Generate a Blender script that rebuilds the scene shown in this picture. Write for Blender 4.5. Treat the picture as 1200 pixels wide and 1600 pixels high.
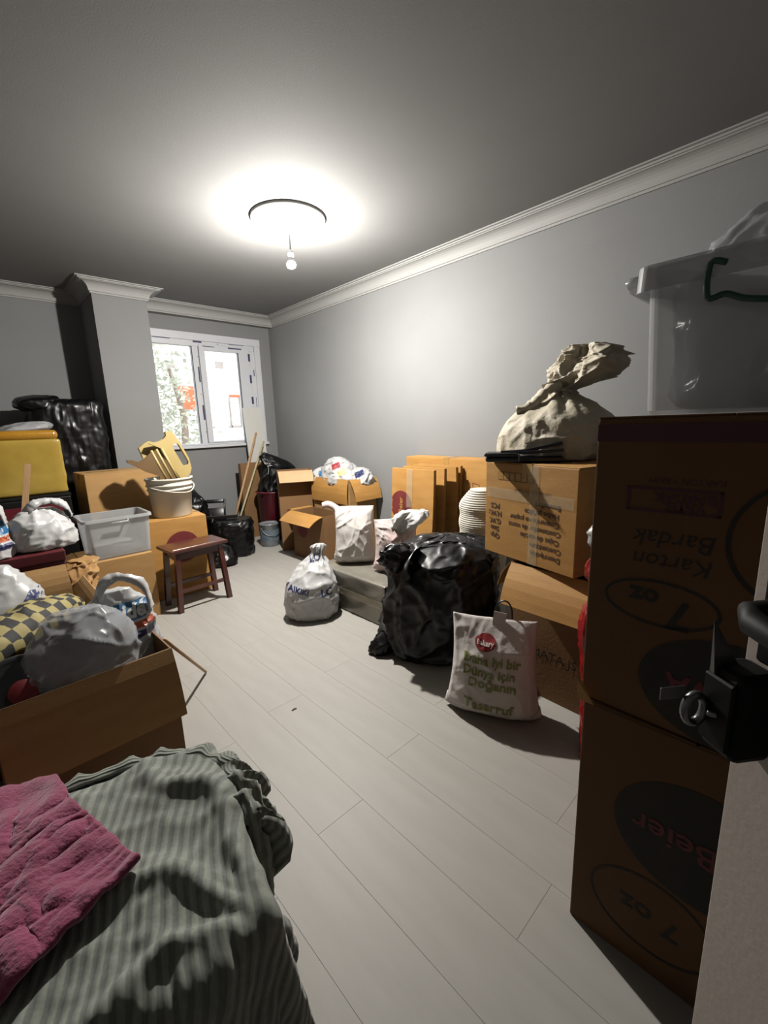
import bpy, bmesh, math, random
import numpy as np
from mathutils import Vector, Matrix, noise
from mathutils.bvhtree import BVHTree

for o in list(bpy.data.objects): bpy.data.objects.remove(o)
scene = bpy.context.scene
COL = scene.collection
random.seed(7)
R = math.radians

# ------------------------------------------------------------------ camera
F_PX, YAW, PITCH, ROLL, CAM_H = 676.5, R(43.18), R(11.46), R(-1.88), 1.3
_f = Vector((math.sin(YAW)*math.cos(PITCH), math.cos(YAW)*math.cos(PITCH), -math.sin(PITCH)))
_r = Vector((math.cos(YAW), -math.sin(YAW), 0)); _u = _r.cross(_f)
_r, _u = math.cos(ROLL)*_r + math.sin(ROLL)*_u, -math.sin(ROLL)*_r + math.cos(ROLL)*_u
CAM = Vector((0, 0, CAM_H))
cd = bpy.data.cameras.new('camera'); cam = bpy.data.objects.new('camera', cd); COL.objects.link(cam)
cd.sensor_fit = 'HORIZONTAL'; cd.sensor_width = 36; cd.lens = 36*F_PX/1200; cd.clip_start = .02
m = Matrix((_r, _u, -_f)).transposed().to_4x4(); m.translation = CAM; cam.matrix_world = m
scene.camera = cam
def _ray(x, y): return _r*((x-600)/F_PX) - _u*((y-800)/F_PX) + _f
def PZ(x, y, h=0.): d = _ray(x, y); return CAM + d*((h-CAM.z)/d.z)
def PX(x, y, v): d = _ray(x, y); return CAM + d*(v/d.x)
def PY(x, y, v): d = _ray(x, y); return CAM + d*(v/d.y)

# ------------------------------------------------------------------ world, exposure
scene.view_settings.view_transform = 'Standard'
scene.view_settings.look = 'None'
scene.view_settings.gamma = 1
scene.view_settings.exposure = 0.0
scene.view_settings.use_curve_mapping = False
w = bpy.data.worlds.new('overcast_sky'); scene.world = w; w.use_nodes = True
bg = w.node_tree.nodes['Background']; bg.inputs[0].default_value = (.93, .97, 1, 1); bg.inputs[1].default_value = 4.2
BULB_STRENGTH = 16500

# ------------------------------------------------------------------ materials
def lin(h):
    h = h.lstrip('#'); v = [int(h[i:i+2], 16)/255 for i in (0, 2, 4)]
    return tuple((c/12.92 if c <= .04045 else ((c+.055)/1.055)**2.4) for c in v) + (1,)
def mat(name, c1, c2=None, scale=6, rough=.6, bump=0, bscale=60, detail=4, spec=.5, metal=0, sheen=0, trans=0, alpha=1,
        stretch=(1, 1, 1), coat=0, bdist=.01, ridged=False, coords='Object', emit=0):
    M = bpy.data.materials.new(name); M.use_nodes = True; nt = M.node_tree; N = nt.nodes; L = nt.links
    b = N['Principled BSDF']; b.inputs['Roughness'].default_value = rough; b.inputs['Metallic'].default_value = metal
    b.inputs['Specular IOR Level'].default_value = spec
    if sheen: b.inputs['Sheen Weight'].default_value = sheen
    if coat: b.inputs['Coat Weight'].default_value = coat; b.inputs['Coat Roughness'].default_value = .15
    tc = N.new('ShaderNodeTexCoord'); mp = N.new('ShaderNodeMapping'); mp.inputs['Scale'].default_value = stretch
    L.new(tc.outputs[coords], mp.inputs[0])
    a = lin(c1); b2 = lin(c2) if c2 else a
    if not emit and name not in KEEP: a = tuple(c*DIM for c in a[:3])+(1,); b2 = tuple(c*DIM for c in b2[:3])+(1,)
    n = N.new('ShaderNodeTexNoise'); n.inputs['Scale'].default_value = scale; n.inputs['Detail'].default_value = detail
    L.new(mp.outputs[0], n.inputs['Vector'])
    rp = N.new('ShaderNodeValToRGB'); rp.color_ramp.elements[0].color = a; rp.color_ramp.elements[1].color = b2
    rp.color_ramp.elements[0].position = .35; rp.color_ramp.elements[1].position = .65
    L.new(n.outputs[0], rp.inputs[0]); L.new(rp.outputs[0], b.inputs['Base Color'])
    if emit:
        L.new(rp.outputs[0], b.inputs['Emission Color']); b.inputs['Emission Strength'].default_value = emit
    if bump:
        n2 = N.new('ShaderNodeTexNoise'); n2.inputs['Scale'].default_value = bscale; n2.inputs['Detail'].default_value = 5
        L.new(mp.outputs[0], n2.inputs['Vector'])
        src = n2.outputs[0]
        if ridged:
            n2.noise_type = 'RIDGED_MULTIFRACTAL'
        bp = N.new('ShaderNodeBump'); bp.inputs['Strength'].default_value = bump; bp.inputs['Distance'].default_value = bdist
        L.new(src, bp.inputs['Height']); L.new(bp.outputs[0], b.inputs['Normal'])
    out = N['Material Output']; sh = b.outputs[0]
    if trans:
        t = N.new('ShaderNodeBsdfTranslucent'); L.new(rp.outputs[0], t.inputs[0]); mx = N.new('ShaderNodeMixShader')
        mx.inputs[0].default_value = trans; L.new(sh, mx.inputs[1]); L.new(t.outputs[0], mx.inputs[2]); sh = mx.outputs[0]
    if alpha < 1:
        t = N.new('ShaderNodeBsdfTransparent'); mx = N.new('ShaderNodeMixShader')
        mx.inputs[0].default_value = alpha; L.new(t.outputs[0], mx.inputs[1]); L.new(sh, mx.inputs[2]); sh = mx.outputs[0]
    L.new(sh, out.inputs[0])
    return M
DIM = .60
KEEP = {'wall_paint', 'ceiling_paint', 'plaster_white', 'pale_laminate', 'plank_joint', 'pale_render', 'orange_render', 'vent_metal', 'leaf', 'bark', 'street_ground', 'window_glass'}
M = {}
M['wall'] = mat('wall_paint', '#6f7070', '#717272', 3, .85, .08, 180)
M['ceil'] = mat('ceiling_paint', '#626261', '#646463', 3, .9, .05, 150)
M['crown'] = mat('plaster_white', '#868684', '#888886', 3, .7)
M['plank'] = mat('pale_laminate', '#86837d', '#8b8882', 3, .55, .02, 60, stretch=(6, 1, 6), spec=.4)
M['seam'] = mat('plank_joint', '#7f796f', None, 4, .8)
M['pvc'] = mat('white_pvc', '#dfe2e8', '#e4e6ea', 4, .35)
M['film'] = mat('film_ink_navy', '#2c2c58', '#3a3a68', 30, .5)
M['steel'] = mat('grey_steel', '#8a8d90', '#9a9c9e', 30, .35, metal=.9)
M['card'] = mat('cardboard', '#b48a52', '#bd935a', 5, .8, .12, 90, stretch=(1, 1, 6))
M['card2'] = mat('cardboard_warm', '#b7853f', '#c4924a', 4, .7, .1, 80, stretch=(1, 1, 5))
M['card3'] = mat('cardboard_brown', '#84603a', '#8d683f', 4, .8, .1, 80)
M['cardin'] = mat('cardboard_inner', '#c8a478', '#d0ae84', 4, .85, .1, 90)
M['cardedge'] = mat('cardboard_dark', '#6d4c26', '#7c5830', 40, .9)
M['cardcup'] = mat('cardboard_cup_box', '#6b4824', '#75502a', 4, .8, .1, 80)
M['carddk'] = mat('cardboard_dim', '#7a5a30', '#86653a', 4, .8, .1, 80)
M['tape'] = mat('brown_tape', '#b08a4a', '#ba9554', 8, .15, .3, 40, coat=.5)
M['cleartape'] = mat('clear_tape', '#e6dcc0', None, 8, .1, .4, 30, alpha=.28)
M['ink'] = mat('black_ink', '#241c14', '#2c2318', 20, .7)
M['inkbrown'] = mat('brown_ink', '#4c3216', '#5c3f1e', 20, .7)
M['purple'] = mat('purple_ink', '#4d1426', '#571a2c', 15, .6)
M['burg'] = mat('burgundy_ink', '#6b1f22', '#7d2b28', 10, .6)
M['whitebag'] = mat('white_film', '#dfe0e0', '#e6e6e5', 5, .34, .8, 16, trans=.25, bdist=.012, ridged=True)
M['clearbag'] = mat('frosted_film', '#d2d6d9', '#dadde0', 5, .2, .8, 14, alpha=.5, bdist=.012, ridged=True)
M['blackbag'] = mat('black_film', '#050506', '#08080a', 5, .33, .6, 13, spec=.35, bdist=.015, ridged=True)
M['redbag'] = mat('red_film', '#8d1219', '#a01a20', 5, .25, .5, 18, bdist=.012, ridged=True)
M['fabricbag'] = mat('white_cotton', '#d6d0cb', '#e2dcd7', 8, .9, .25, 14, bdist=.02)
M['pinkfab'] = mat('pale_pink_cotton', '#d6bdbb', '#e2d6d2', 6, .9, .4, 14, bdist=.02)
M['sack'] = mat('woven_sack', '#bdb39c', '#cfc6b2', 9, .7, .5, 26, bdist=.012)
M['silver'] = mat('silver_wrap', '#8f8b80', '#a5a196', 6, .3, .25, 12, metal=.35)
M['clear'] = mat('clear_plastic', '#dfe1e2', '#e5e7e8', 4, .22, alpha=.55, trans=.35)
M['clearrim'] = mat('clear_plastic_rim', '#d4d8da', '#dcdfe0', 4, .2, alpha=.55)
M['pail'] = mat('white_pail', '#e2dccc', '#e8e3d4', 5, .4)
M['tan'] = mat('tan_plastic', '#b8a267', '#c2ad74', 5, .45, .1, 40)
M['tandk'] = mat('brown_plastic', '#6d5330', '#775c38', 5, .5)
M['wood'] = mat('raw_wood', '#b48c60', '#c29b6e', 10, .6, .1, 60, stretch=(8, 8, 1))
M['woodpale'] = mat('pale_wood', '#b9ad84', '#c4b891', 10, .6, stretch=(8, 8, 1))
M['stool'] = mat('dark_stained_wood', '#4a241c', '#5a2f25', 8, .28, .05, 50, stretch=(1, 8, 8), coat=.4)
M['maroon'] = mat('maroon_plastic', '#5e1420', '#6a1826', 5, .4)
M['darkred'] = mat('dark_red_board', '#5a1118', '#64151d', 5, .5)
M['blackpl'] = mat('black_plastic', '#0b0b0c', '#111112', 5, .35)
M['unlitblk'] = mat('unlit_black', '#0d0c0d', '#141314', 20, .9)  # black standing in for the unlit area beside the front carton
M['leather'] = mat('black_leather', '#15161c', '#1c1d24', 40, .4, .2, 150)
M['paint'] = mat('paint_tin', '#8f959b', '#a2a7aa', 12, .35, metal=.4)
M['white'] = mat('white_board', '#d6d5cf', '#dcdbd5', 3, .6)
M['yellow'] = mat('amber_wrap', '#a88c3a', '#b39745', 4, .25, .2, 10, coat=.4)
M['amber'] = mat('amber_tape', '#a8781f', '#b58427', 6, .2, .3, 20, coat=.5)
M['door'] = mat('door_paint', '#cfc3b8', '#d4c9be', 3, .5, .05, 120)
M['lockblk'] = mat('black_lock_paint', '#060606', '#090909', 10, .6, spec=.2)
M['blue'] = mat('blue_print', '#2a6da0', '#3478aa', 12, .45)
M['orange'] = mat('orange_print', '#b8502a', '#c65e30', 30, .45)
M['navy'] = mat('navy_print', '#27305e', '#303a6c', 30, .45)
M['yelprint'] = mat('yellow_print', '#e6d880', '#eee29a', 12, .45)
M['redprint'] = mat('red_print', '#96262a', '#a42f32', 20, .5)
M['whiteprint'] = mat('white_print', '#e8e6e0', None, 5, .5)
M['green'] = mat('green_letters', '#7c8438', '#8a9244', 20, .6)
M['greenpaint'] = mat('green_marker', '#1d4a34', '#26573e', 20, .5)
M['greylid'] = mat('dark_grey_plastic', '#26292c', '#33373a', 8, .3)
M['plates'] = mat('white_foam', '#d9d3c4', '#e2ddd0', 6, .6)
M['bulbglass'] = mat('lit_bulb', '#fffaf3', None, 3, .5, emit=BULB_STRENGTH)
M['facade'] = mat('pale_render', '#d8d8d6', '#e2e2e0', 1, .9)
M['facadeo'] = mat('orange_render', '#b84a1e', '#c4572a', 1, .9)
M['vent'] = mat('vent_metal', '#77706a', '#8a827a', 5, .6)
M['leaf'] = mat('leaf', '#777d6a', '#a6a998', 2, .6, trans=.3)
M['bark'] = mat('bark', '#6a5c4c', '#7a6a58', 20, .9)
M['ground'] = mat('street_ground', '#8a8a88', '#959592', 2, .9)
# checkered cloth
def checker_mat():
    Mx = bpy.data.materials.new('checkered_cloth'); Mx.use_nodes = True; nt = Mx.node_tree
    b = nt.nodes['Principled BSDF']; b.inputs['Roughness'].default_value = .75
    uv = nt.nodes.new('ShaderNodeTexCoord'); ck = nt.nodes.new('ShaderNodeTexChecker'); ck.inputs['Scale'].default_value = 1
    ck.inputs['Color1'].default_value = lin('#0e0d0a'); ck.inputs['Color2'].default_value = lin('#877c4c')
    nt.links.new(uv.outputs['UV'], ck.inputs['Vector']); nt.links.new(ck.outputs[0], b.inputs['Base Color'])
    return Mx
M['checker'] = checker_mat()
def rib_mat():
    Mx = bpy.data.materials.new('ribbed_knit'); Mx.use_nodes = True; nt = Mx.node_tree; N = nt.nodes; L = nt.links
    b = N['Principled BSDF']; b.inputs['Roughness'].default_value = .95; b.inputs['Sheen Weight'].default_value = .15
    uv = N.new('ShaderNodeTexCoord'); wv = N.new('ShaderNodeTexWave'); wv.inputs['Scale'].default_value = 17
    wv.bands_direction = 'X'; wv.inputs['Distortion'].default_value = .4
    L.new(uv.outputs['UV'], wv.inputs['Vector'])
    rp = N.new('ShaderNodeValToRGB'); rp.color_ramp.elements[0].color = lin('#6d726b'); rp.color_ramp.elements[1].color = lin('#898e84')
    rp.color_ramp.elements[0].position = .3; rp.color_ramp.elements[1].position = .6
    ns = N.new('ShaderNodeTexNoise'); ns.inputs['Scale'].default_value = 160; L.new(uv.outputs['UV'], ns.inputs['Vector'])
    mx = N.new('ShaderNodeMix'); mx.data_type = 'RGBA'; mx.blend_type = 'MULTIPLY'; mx.inputs[0].default_value = .45
    L.new(wv.outputs[0], rp.inputs[0]); L.new(rp.outputs[0], mx.inputs[6]); L.new(ns.outputs[0], mx.inputs[7]); L.new(mx.outputs[2], b.inputs['Base Color'])
    bp = N.new('ShaderNodeBump'); bp.inputs['Strength'].default_value = .5; bp.inputs['Distance'].default_value = .006
    L.new(wv.outputs[0], bp.inputs['Height']); L.new(bp.outputs[0], b.inputs['Normal'])
    return Mx
M['rib'] = rib_mat()
M['pink'] = mat('pink_fleece', '#8e2a55', '#a03563', 9, .95, .5, 120, sheen=.5)

# ------------------------------------------------------------------ mesh helpers
def mk(name, V, Fc, material, parent=None, smooth=False, uvs=None):
    me = bpy.data.meshes.new(name); me.from_pydata([tuple(v) for v in V], [], Fc); me.update()
    if smooth: me.polygons.foreach_set('use_smooth', [True]*len(me.polygons))
    if material: me.materials.append(M[material] if isinstance(material, str) else material)
    if uvs is not None:
        ul = me.uv_layers.new(name='UVMap')
        for lp in me.loops: ul.data[lp.index].uv = uvs[lp.vertex_index]
    o = bpy.data.objects.new(name, me); COL.objects.link(o)
    if parent: o.parent = parent
    return o
def from_bm(name, bm, material, parent=None, smooth=False):
    bmesh.ops.recalc_face_normals(bm, faces=bm.faces[:])
    me = bpy.data.meshes.new(name); bm.to_mesh(me); bm.free()
    if smooth: me.polygons.foreach_set('use_smooth', [True]*len(me.polygons))
    me.materials.append(M[material] if isinstance(material, str) else material)
    o = bpy.data.objects.new(name, me); COL.objects.link(o)
    if parent: o.parent = parent
    return o
def bm_box(bm, x0, x1, y0, y1, z0, z1, bev=0, mtx=None, seg=1):
    vs = [bm.verts.new((x, y, z)) for z in (z0, z1) for y in (y0, y1) for x in (x0, x1)]
    fs = [bm.faces.new([vs[i] for i in f]) for f in ((0, 2, 3, 1), (4, 5, 7, 6), (0, 1, 5, 4), (1, 3, 7, 5), (3, 2, 6, 7), (2, 0, 4, 6))]
    if bev:
        es = list({e for f in fs for e in f.edges})
        r = bmesh.ops.bevel(bm, geom=es, offset=bev, segments=seg, affect='EDGES', profile=.5)
        vs = list({v for f in r['faces'] for v in f.verts} | {v for v in vs if v.is_valid})
    if mtx is not None: bmesh.ops.transform(bm, matrix=mtx, verts=[v for v in vs if v.is_valid])
    return vs
def box(name, x0, x1, y0, y1, z0, z1, material, parent=None, bev=0, seg=1, mtx=None, smooth=False):
    bm = bmesh.new(); bm_box(bm, x0, x1, y0, y1, z0, z1, bev, mtx, seg)
    return from_bm(name, bm, material, parent, smooth)
def setp(o, label=None, cat=None, group=None, kind=None):
    if label: o['label'] = label
    if cat: o['category'] = cat
    if group: o['group'] = group
    if kind: o['kind'] = kind
    return o
def thing(name, label, cat, loc=(0, 0, 0), rz=0, group=None):
    o = bpy.data.objects.new(name, None); COL.objects.link(o); o.empty_display_size = .1
    o.location = loc; o.rotation_euler = (0, 0, rz)
    return setp(o, label, cat, group)
def struct(o): o['kind'] = 'structure'; return o
def tube(pts, rad, n=10, caps=True, closed=False):
    pts = [Vector(p) for p in pts]; k = len(pts); V = []; Fc = []
    rad = rad if isinstance(rad, (list, tuple)) else [rad]*k
    up = Vector((0, 0, 1)); prev = None
    for i, p in enumerate(pts):
        if closed: t = (pts[(i+1) % k]-pts[i-1]).normalized()
        else: t = (pts[min(i+1, k-1)]-pts[max(i-1, 0)]).normalized()
        if prev is None:
            a = t.cross(up)
            if a.length < .05: a = t.cross(Vector((1, 0, 0)))
        else: a = prev - t*prev.dot(t)
        a.normalize(); prev = a; b = t.cross(a)
        for j in range(n):
            th = 2*math.pi*j/n; V.append(p + (a*math.cos(th)+b*math.sin(th))*rad[i])
    for i in range(k if closed else k-1):
        for j in range(n):
            i2 = (i+1) % k
            Fc.append((i*n+j, i*n+(j+1) % n, i2*n+(j+1) % n, i2*n+j))
    if caps and not closed: Fc += [tuple(range(n))[::-1], tuple((k-1)*n+j for j in range(n))]
    return V, Fc
def lathe(prof, n=40, cap0=False, cap1=False):
    V = []; Fc = []
    for (r, z) in prof:
        for j in range(n):
            a = 2*math.pi*j/n; V.append((r*math.cos(a), r*math.sin(a), z))
    for i in range(len(prof)-1):
        for j in range(n): Fc.append((i*n+j, i*n+(j+1) % n, (i+1)*n+(j+1) % n, (i+1)*n+j))
    if cap0: Fc.append(tuple(range(n))[::-1])
    if cap1: Fc.append(tuple((len(prof)-1)*n+j for j in range(n)))
    return V, Fc
def smoothpts(P, k=6):
    P = [Vector(p) for p in P]; out = []
    for i in range(len(P)-1):
        p0, p1, p2, p3 = P[max(i-1, 0)], P[i], P[i+1], P[min(i+2, len(P)-1)]
        for s in range(k):
            t = s/k
            out.append(.5*((2*p1)+(p2-p0)*t+(2*p0-5*p1+4*p2-p3)*t*t+(3*p1-p0-3*p2+p3)*t**3))
    return out + [P[-1]]
def ribbon(pts, width, thick, wdir, k=6, taper=None):
    """flat strap along a path; wdir is the direction across the strap"""
    P = smoothpts(pts, k); n = len(P); V = []; Fc = []
    for i, p in enumerate(P):
        t = (P[min(i+1, n-1)]-P[max(i-1, 0)]).normalized(); wv = Vector(wdir); wv = (wv-t*wv.dot(t)).normalized(); nn = t.cross(wv)
        ww = width*(taper(i/(n-1)) if taper else 1)
        for a, b in ((-1, -1), (1, -1), (1, 1), (-1, 1)): V.append(p+wv*a*ww/2+nn*b*thick/2)
    for i in range(n-1):
        for j in range(4): Fc.append((i*4+j, i*4+(j+1) % 4, i*4+4+(j+1) % 4, i*4+4+j))
    Fc += [(3, 2, 1, 0), tuple((n-1)*4+j for j in range(4))]
    return V, Fc
def n3(x, y, z): return noise.noise(Vector((x, y, z)))
def crease(x, y, z, s, f):
    """film and cloth wrinkles: soft ridged noise plus sharp Voronoi ridge lines on a warped lattice"""
    wx = n3(x*f*.5+s, y*f*.5, z*f*.5)*1.2; wz = n3(x*f*.5, y*f*.5+s, z*f*.5+9)*1.2
    a = 1-2.2*abs(n3(x*f+wx+s*3.1, y*f-wz, z*f*.8+wz))
    d = noise.voronoi(Vector((x*f*.75+wx*.8+s*1.7, y*f*.75+wz*.6, z*f*.55-wz*.8+s)))[0]; r1 = math.exp(-(d[1]-d[0])*7)
    d = noise.voronoi(Vector((x*f*1.7+wx+s*.7, y*f*1.7-wx*.6, z*f*1.2+wz+s*2)))[0]; r2 = math.exp(-(d[1]-d[0])*7)
    return .35*a+1.25*r1+.65*r2-.55
def bag(name, prof, material, parent, seed=0, nu=110, nv=80, amp=.012, freq=9, gather=None, sq=2.3, cap=True, lump=.0, smooth=True, sag=0):
    """prof rows: (z, rx, ry, cx, cy).  gather = (v_start, pleats, depth)"""
    rows = []; K = len(prof)
    for i in range(nv):
        t = i/(nv-1)*(K-1); a = min(int(t), K-2); s = t-a
        p0, p1, p2, p3 = prof[max(a-1, 0)], prof[a], prof[a+1], prof[min(a+2, K-1)]
        row = []
        for c in range(5):
            row.append(.5*(2*p1[c]+(p2[c]-p0[c])*s+(2*p0[c]-5*p1[c]+4*p2[c]-p3[c])*s*s+(3*p1[c]-p0[c]-3*p2[c]+p3[c])*s**3))
        rows.append(row)
    V = []; Fc = []
    zmin = min(p[0] for p in prof)
    for i, (z, rx, ry, cx, cy) in enumerate(rows):
        v = i/(nv-1); rx = max(rx, .002); ry = max(ry, .002)
        for j in range(nu):
            th = 2*math.pi*j/nu; c, s = math.cos(th), math.sin(th)
            e = 2/sq; ux = math.copysign(abs(c)**e, c); uy = math.copysign(abs(s)**e, s)
            x, y = ux*rx, uy*ry
            k = min(1, min(rx, ry)/.05)
            d = amp*crease(x, y, z, seed, freq)*k
            if lump: d += lump*n3(x*4+seed*7.3, y*4, z*4)*k
            if gather and v > gather[0]:
                g = min(1, (v-gather[0])/.12); d += gather[2]*g*(math.sin(gather[1]*th+seed+2*n3(c*2, s*2, seed))+.5*math.sin(gather[1]*1.7*th+2*seed))*min(1, min(rx, ry)/.03)
            zz = z+.6*d*(n3(x*5, y*5, z*5+seed))
            V.append((cx+x+d*c, cy+y+d*s, max(zz, zmin)))
    for i in range(nv-1):
        for j in range(nu): Fc.append((i*nu+j, i*nu+(j+1) % nu, (i+1)*nu+(j+1) % nu, (i+1)*nu+j))
    Fc.append(tuple(range(nu))[::-1])
    if cap: Fc.append(tuple((nv-1)*nu+j for j in range(nu)))
    return mk(name, V, Fc, material, parent, smooth)
def pillow(name, wb, wt, h, th, material, parent, seed=0, n=48, amp=.01, freq=9, lean=0, ears=0., sagz=.0):
    """flat filled bag: width wb at the bottom, wt at the top, standing in the local x-z plane"""
    V = []; Fc = []
    def pt(i, j, side):
        s = i/n*2-1; t = j/n
        wdt = wb+(wt-wb)*t**.8; bul = (1-abs(s)**3.2)**.6
        prof = (min(1, t/.16)**.5)*(1-max(0, (t-.55)/.45)**1.6*.97)
        d = th/2*bul*prof
        pinch = 1-.10*math.sin(math.pi*min(1, t*1.15))*(1 if t < .87 else 0)
        x = s*wdt/2*(1-.09*math.sin(math.pi*t)); z = t*h
        z += (abs(s)**4)*ears*h*(t**6) + (1-abs(s)**2)*sagz*t**4*-1
        if t < .12: z += -.0+ (abs(s)**6)*.02
        c = amp*crease(x+side*3, d, z, seed, freq)*(.3+.7*min(1, d/.03))*min(1, t/.08+.1)
        y = side*(d+c) if 0 < i < n else 0
        return (x, y+lean*z, max(z, 0))
    for side in (-1, 1):
        for j in range(n+1):
            for i in range(n+1): V.append(pt(i, j, side))
    q = (n+1)**2
    for sd in (0, 1):
        for j in range(n):
            for i in range(n):
                a = sd*q+j*(n+1)+i; f = (a, a+1, a+n+2, a+n+1)
                Fc.append(f if sd == 0 else f[::-1])
    for i in range(n):
        Fc.append((i+1, i, q+i, q+i+1)); a = n*(n+1)+i; Fc.append((a, a+1, q+a+1, q+a))
    o = mk(name, V, Fc, material, parent, True)
    bm = bmesh.new(); bm.from_mesh(o.data); bmesh.ops.remove_doubles(bm, verts=bm.verts[:], dist=.0006); bmesh.ops.recalc_face_normals(bm, faces=bm.faces[:]); bm.to_mesh(o.data); bm.free()
    return o
def text_mesh(s, size, bold=0.0, shear=0):
    cu = bpy.data.curves.new('t', 'FONT'); cu.body = s; cu.size = size; cu.align_x = 'CENTER'; cu.align_y = 'CENTER'; cu.resolution_u = 2
    cu.offset = bold; cu.shear = shear
    ob = bpy.data.objects.new('t', cu); COL.objects.link(ob)
    dg = bpy.context.evaluated_depsgraph_get(); me = bpy.data.meshes.new_from_object(ob.evaluated_get(dg))
    bpy.data.objects.remove(ob); bpy.data.curves.remove(cu)
    bm = bmesh.new(); bm.from_mesh(me); bpy.data.meshes.remove(me)
    return bm
def disc_bm(rx, ry, n=48, inner=0):
    bm = bmesh.new(); P = [(math.cos(2*math.pi*i/n), math.sin(2*math.pi*i/n)) for i in range(n)]
    o = [bm.verts.new((rx*a, ry*b, 0)) for a, b in P]
    if inner:
        q = [bm.verts.new(((rx-inner)*a, (ry-inner)*b, 0)) for a, b in P]
        for i in range(n): bm.faces.new((o[i], o[(i+1) % n], q[(i+1) % n], q[i]))
    else: bm.faces.new(o)
    return bm
def rect_bm(w_, h_, nx=1, ny=1):
    bm = bmesh.new(); g = [[bm.verts.new((w_*(i/nx-.5), h_*(j/ny-.5), 0)) for i in range(nx+1)] for j in range(ny+1)]
    for j in range(ny):
        for i in range(nx): bm.faces.new((g[j][i], g[j][i+1], g[j+1][i+1], g[j+1][i]))
    return bm
def poly_bm(pts):
    bm = bmesh.new(); bm.faces.new([bm.verts.new((a, b, 0)) for a, b in pts]); return bm
def place(bm, name, material, parent, origin, U, Vv, off=.0012, rot=0):
    """lay a flat print on a plane: origin + u U + v V, lifted along the normal"""
    U = Vector(U).normalized(); Vv = Vector(Vv).normalized(); N_ = U.cross(Vv)
    if rot: bmesh.ops.rotate(bm, verts=bm.verts[:], cent=(0, 0, 0), matrix=Matrix.Rotation(rot, 3, 'Z'))
    for v in bm.verts: v.co = Vector(origin)+U*v.co.x+Vv*v.co.y+N_*off
    me = bpy.data.meshes.new(name); bm.to_mesh(me); bm.free(); me.materials.append(M[material])
    bd_ = [c for c in parent.children if c.name.split('.')[0] == 'body']
    o = bpy.data.objects.new(name, me); COL.objects.link(o); o.parent = bd_[0] if bd_ else parent
    return o
def wrap(bm, name, material, target, parent, origin, U, Vv, off=.002, rot=0, cut=.012):
    """lay a print on a curved mesh (same local frame as its parent) by casting against the surface"""
    U = Vector(U).normalized(); Vv = Vector(Vv).normalized(); D = -(U.cross(Vv))
    bmesh.ops.triangulate(bm, faces=bm.faces[:])
    for _ in range(4):
        es = [e for e in bm.edges if e.calc_length() > cut]
        if not es: break
        bmesh.ops.subdivide_edges(bm, edges=es, cuts=1); bmesh.ops.triangulate(bm, faces=bm.faces[:])
    if rot: bmesh.ops.rotate(bm, verts=bm.verts[:], cent=(0, 0, 0), matrix=Matrix.Rotation(rot, 3, 'Z'))
    me0 = target.data; tree = BVHTree.FromPolygons([v.co for v in me0.vertices], [tuple(p.vertices) for p in me0.polygons])
    dead = []
    for v in bm.verts:
        p = Vector(origin)+U*v.co.x+Vv*v.co.y; h = tree.ray_cast(p, D)
        if h[0] is None: dead.append(v)
        else: v.co = h[0]-D*off
    bmesh.ops.delete(bm, geom=dead, context='VERTS')
    me = bpy.data.meshes.new(name); bm.to_mesh(me); bm.free(); me.materials.append(M[material])
    o = bpy.data.objects.new(name, me); COL.objects.link(o); o.parent = target
    return o

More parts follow.
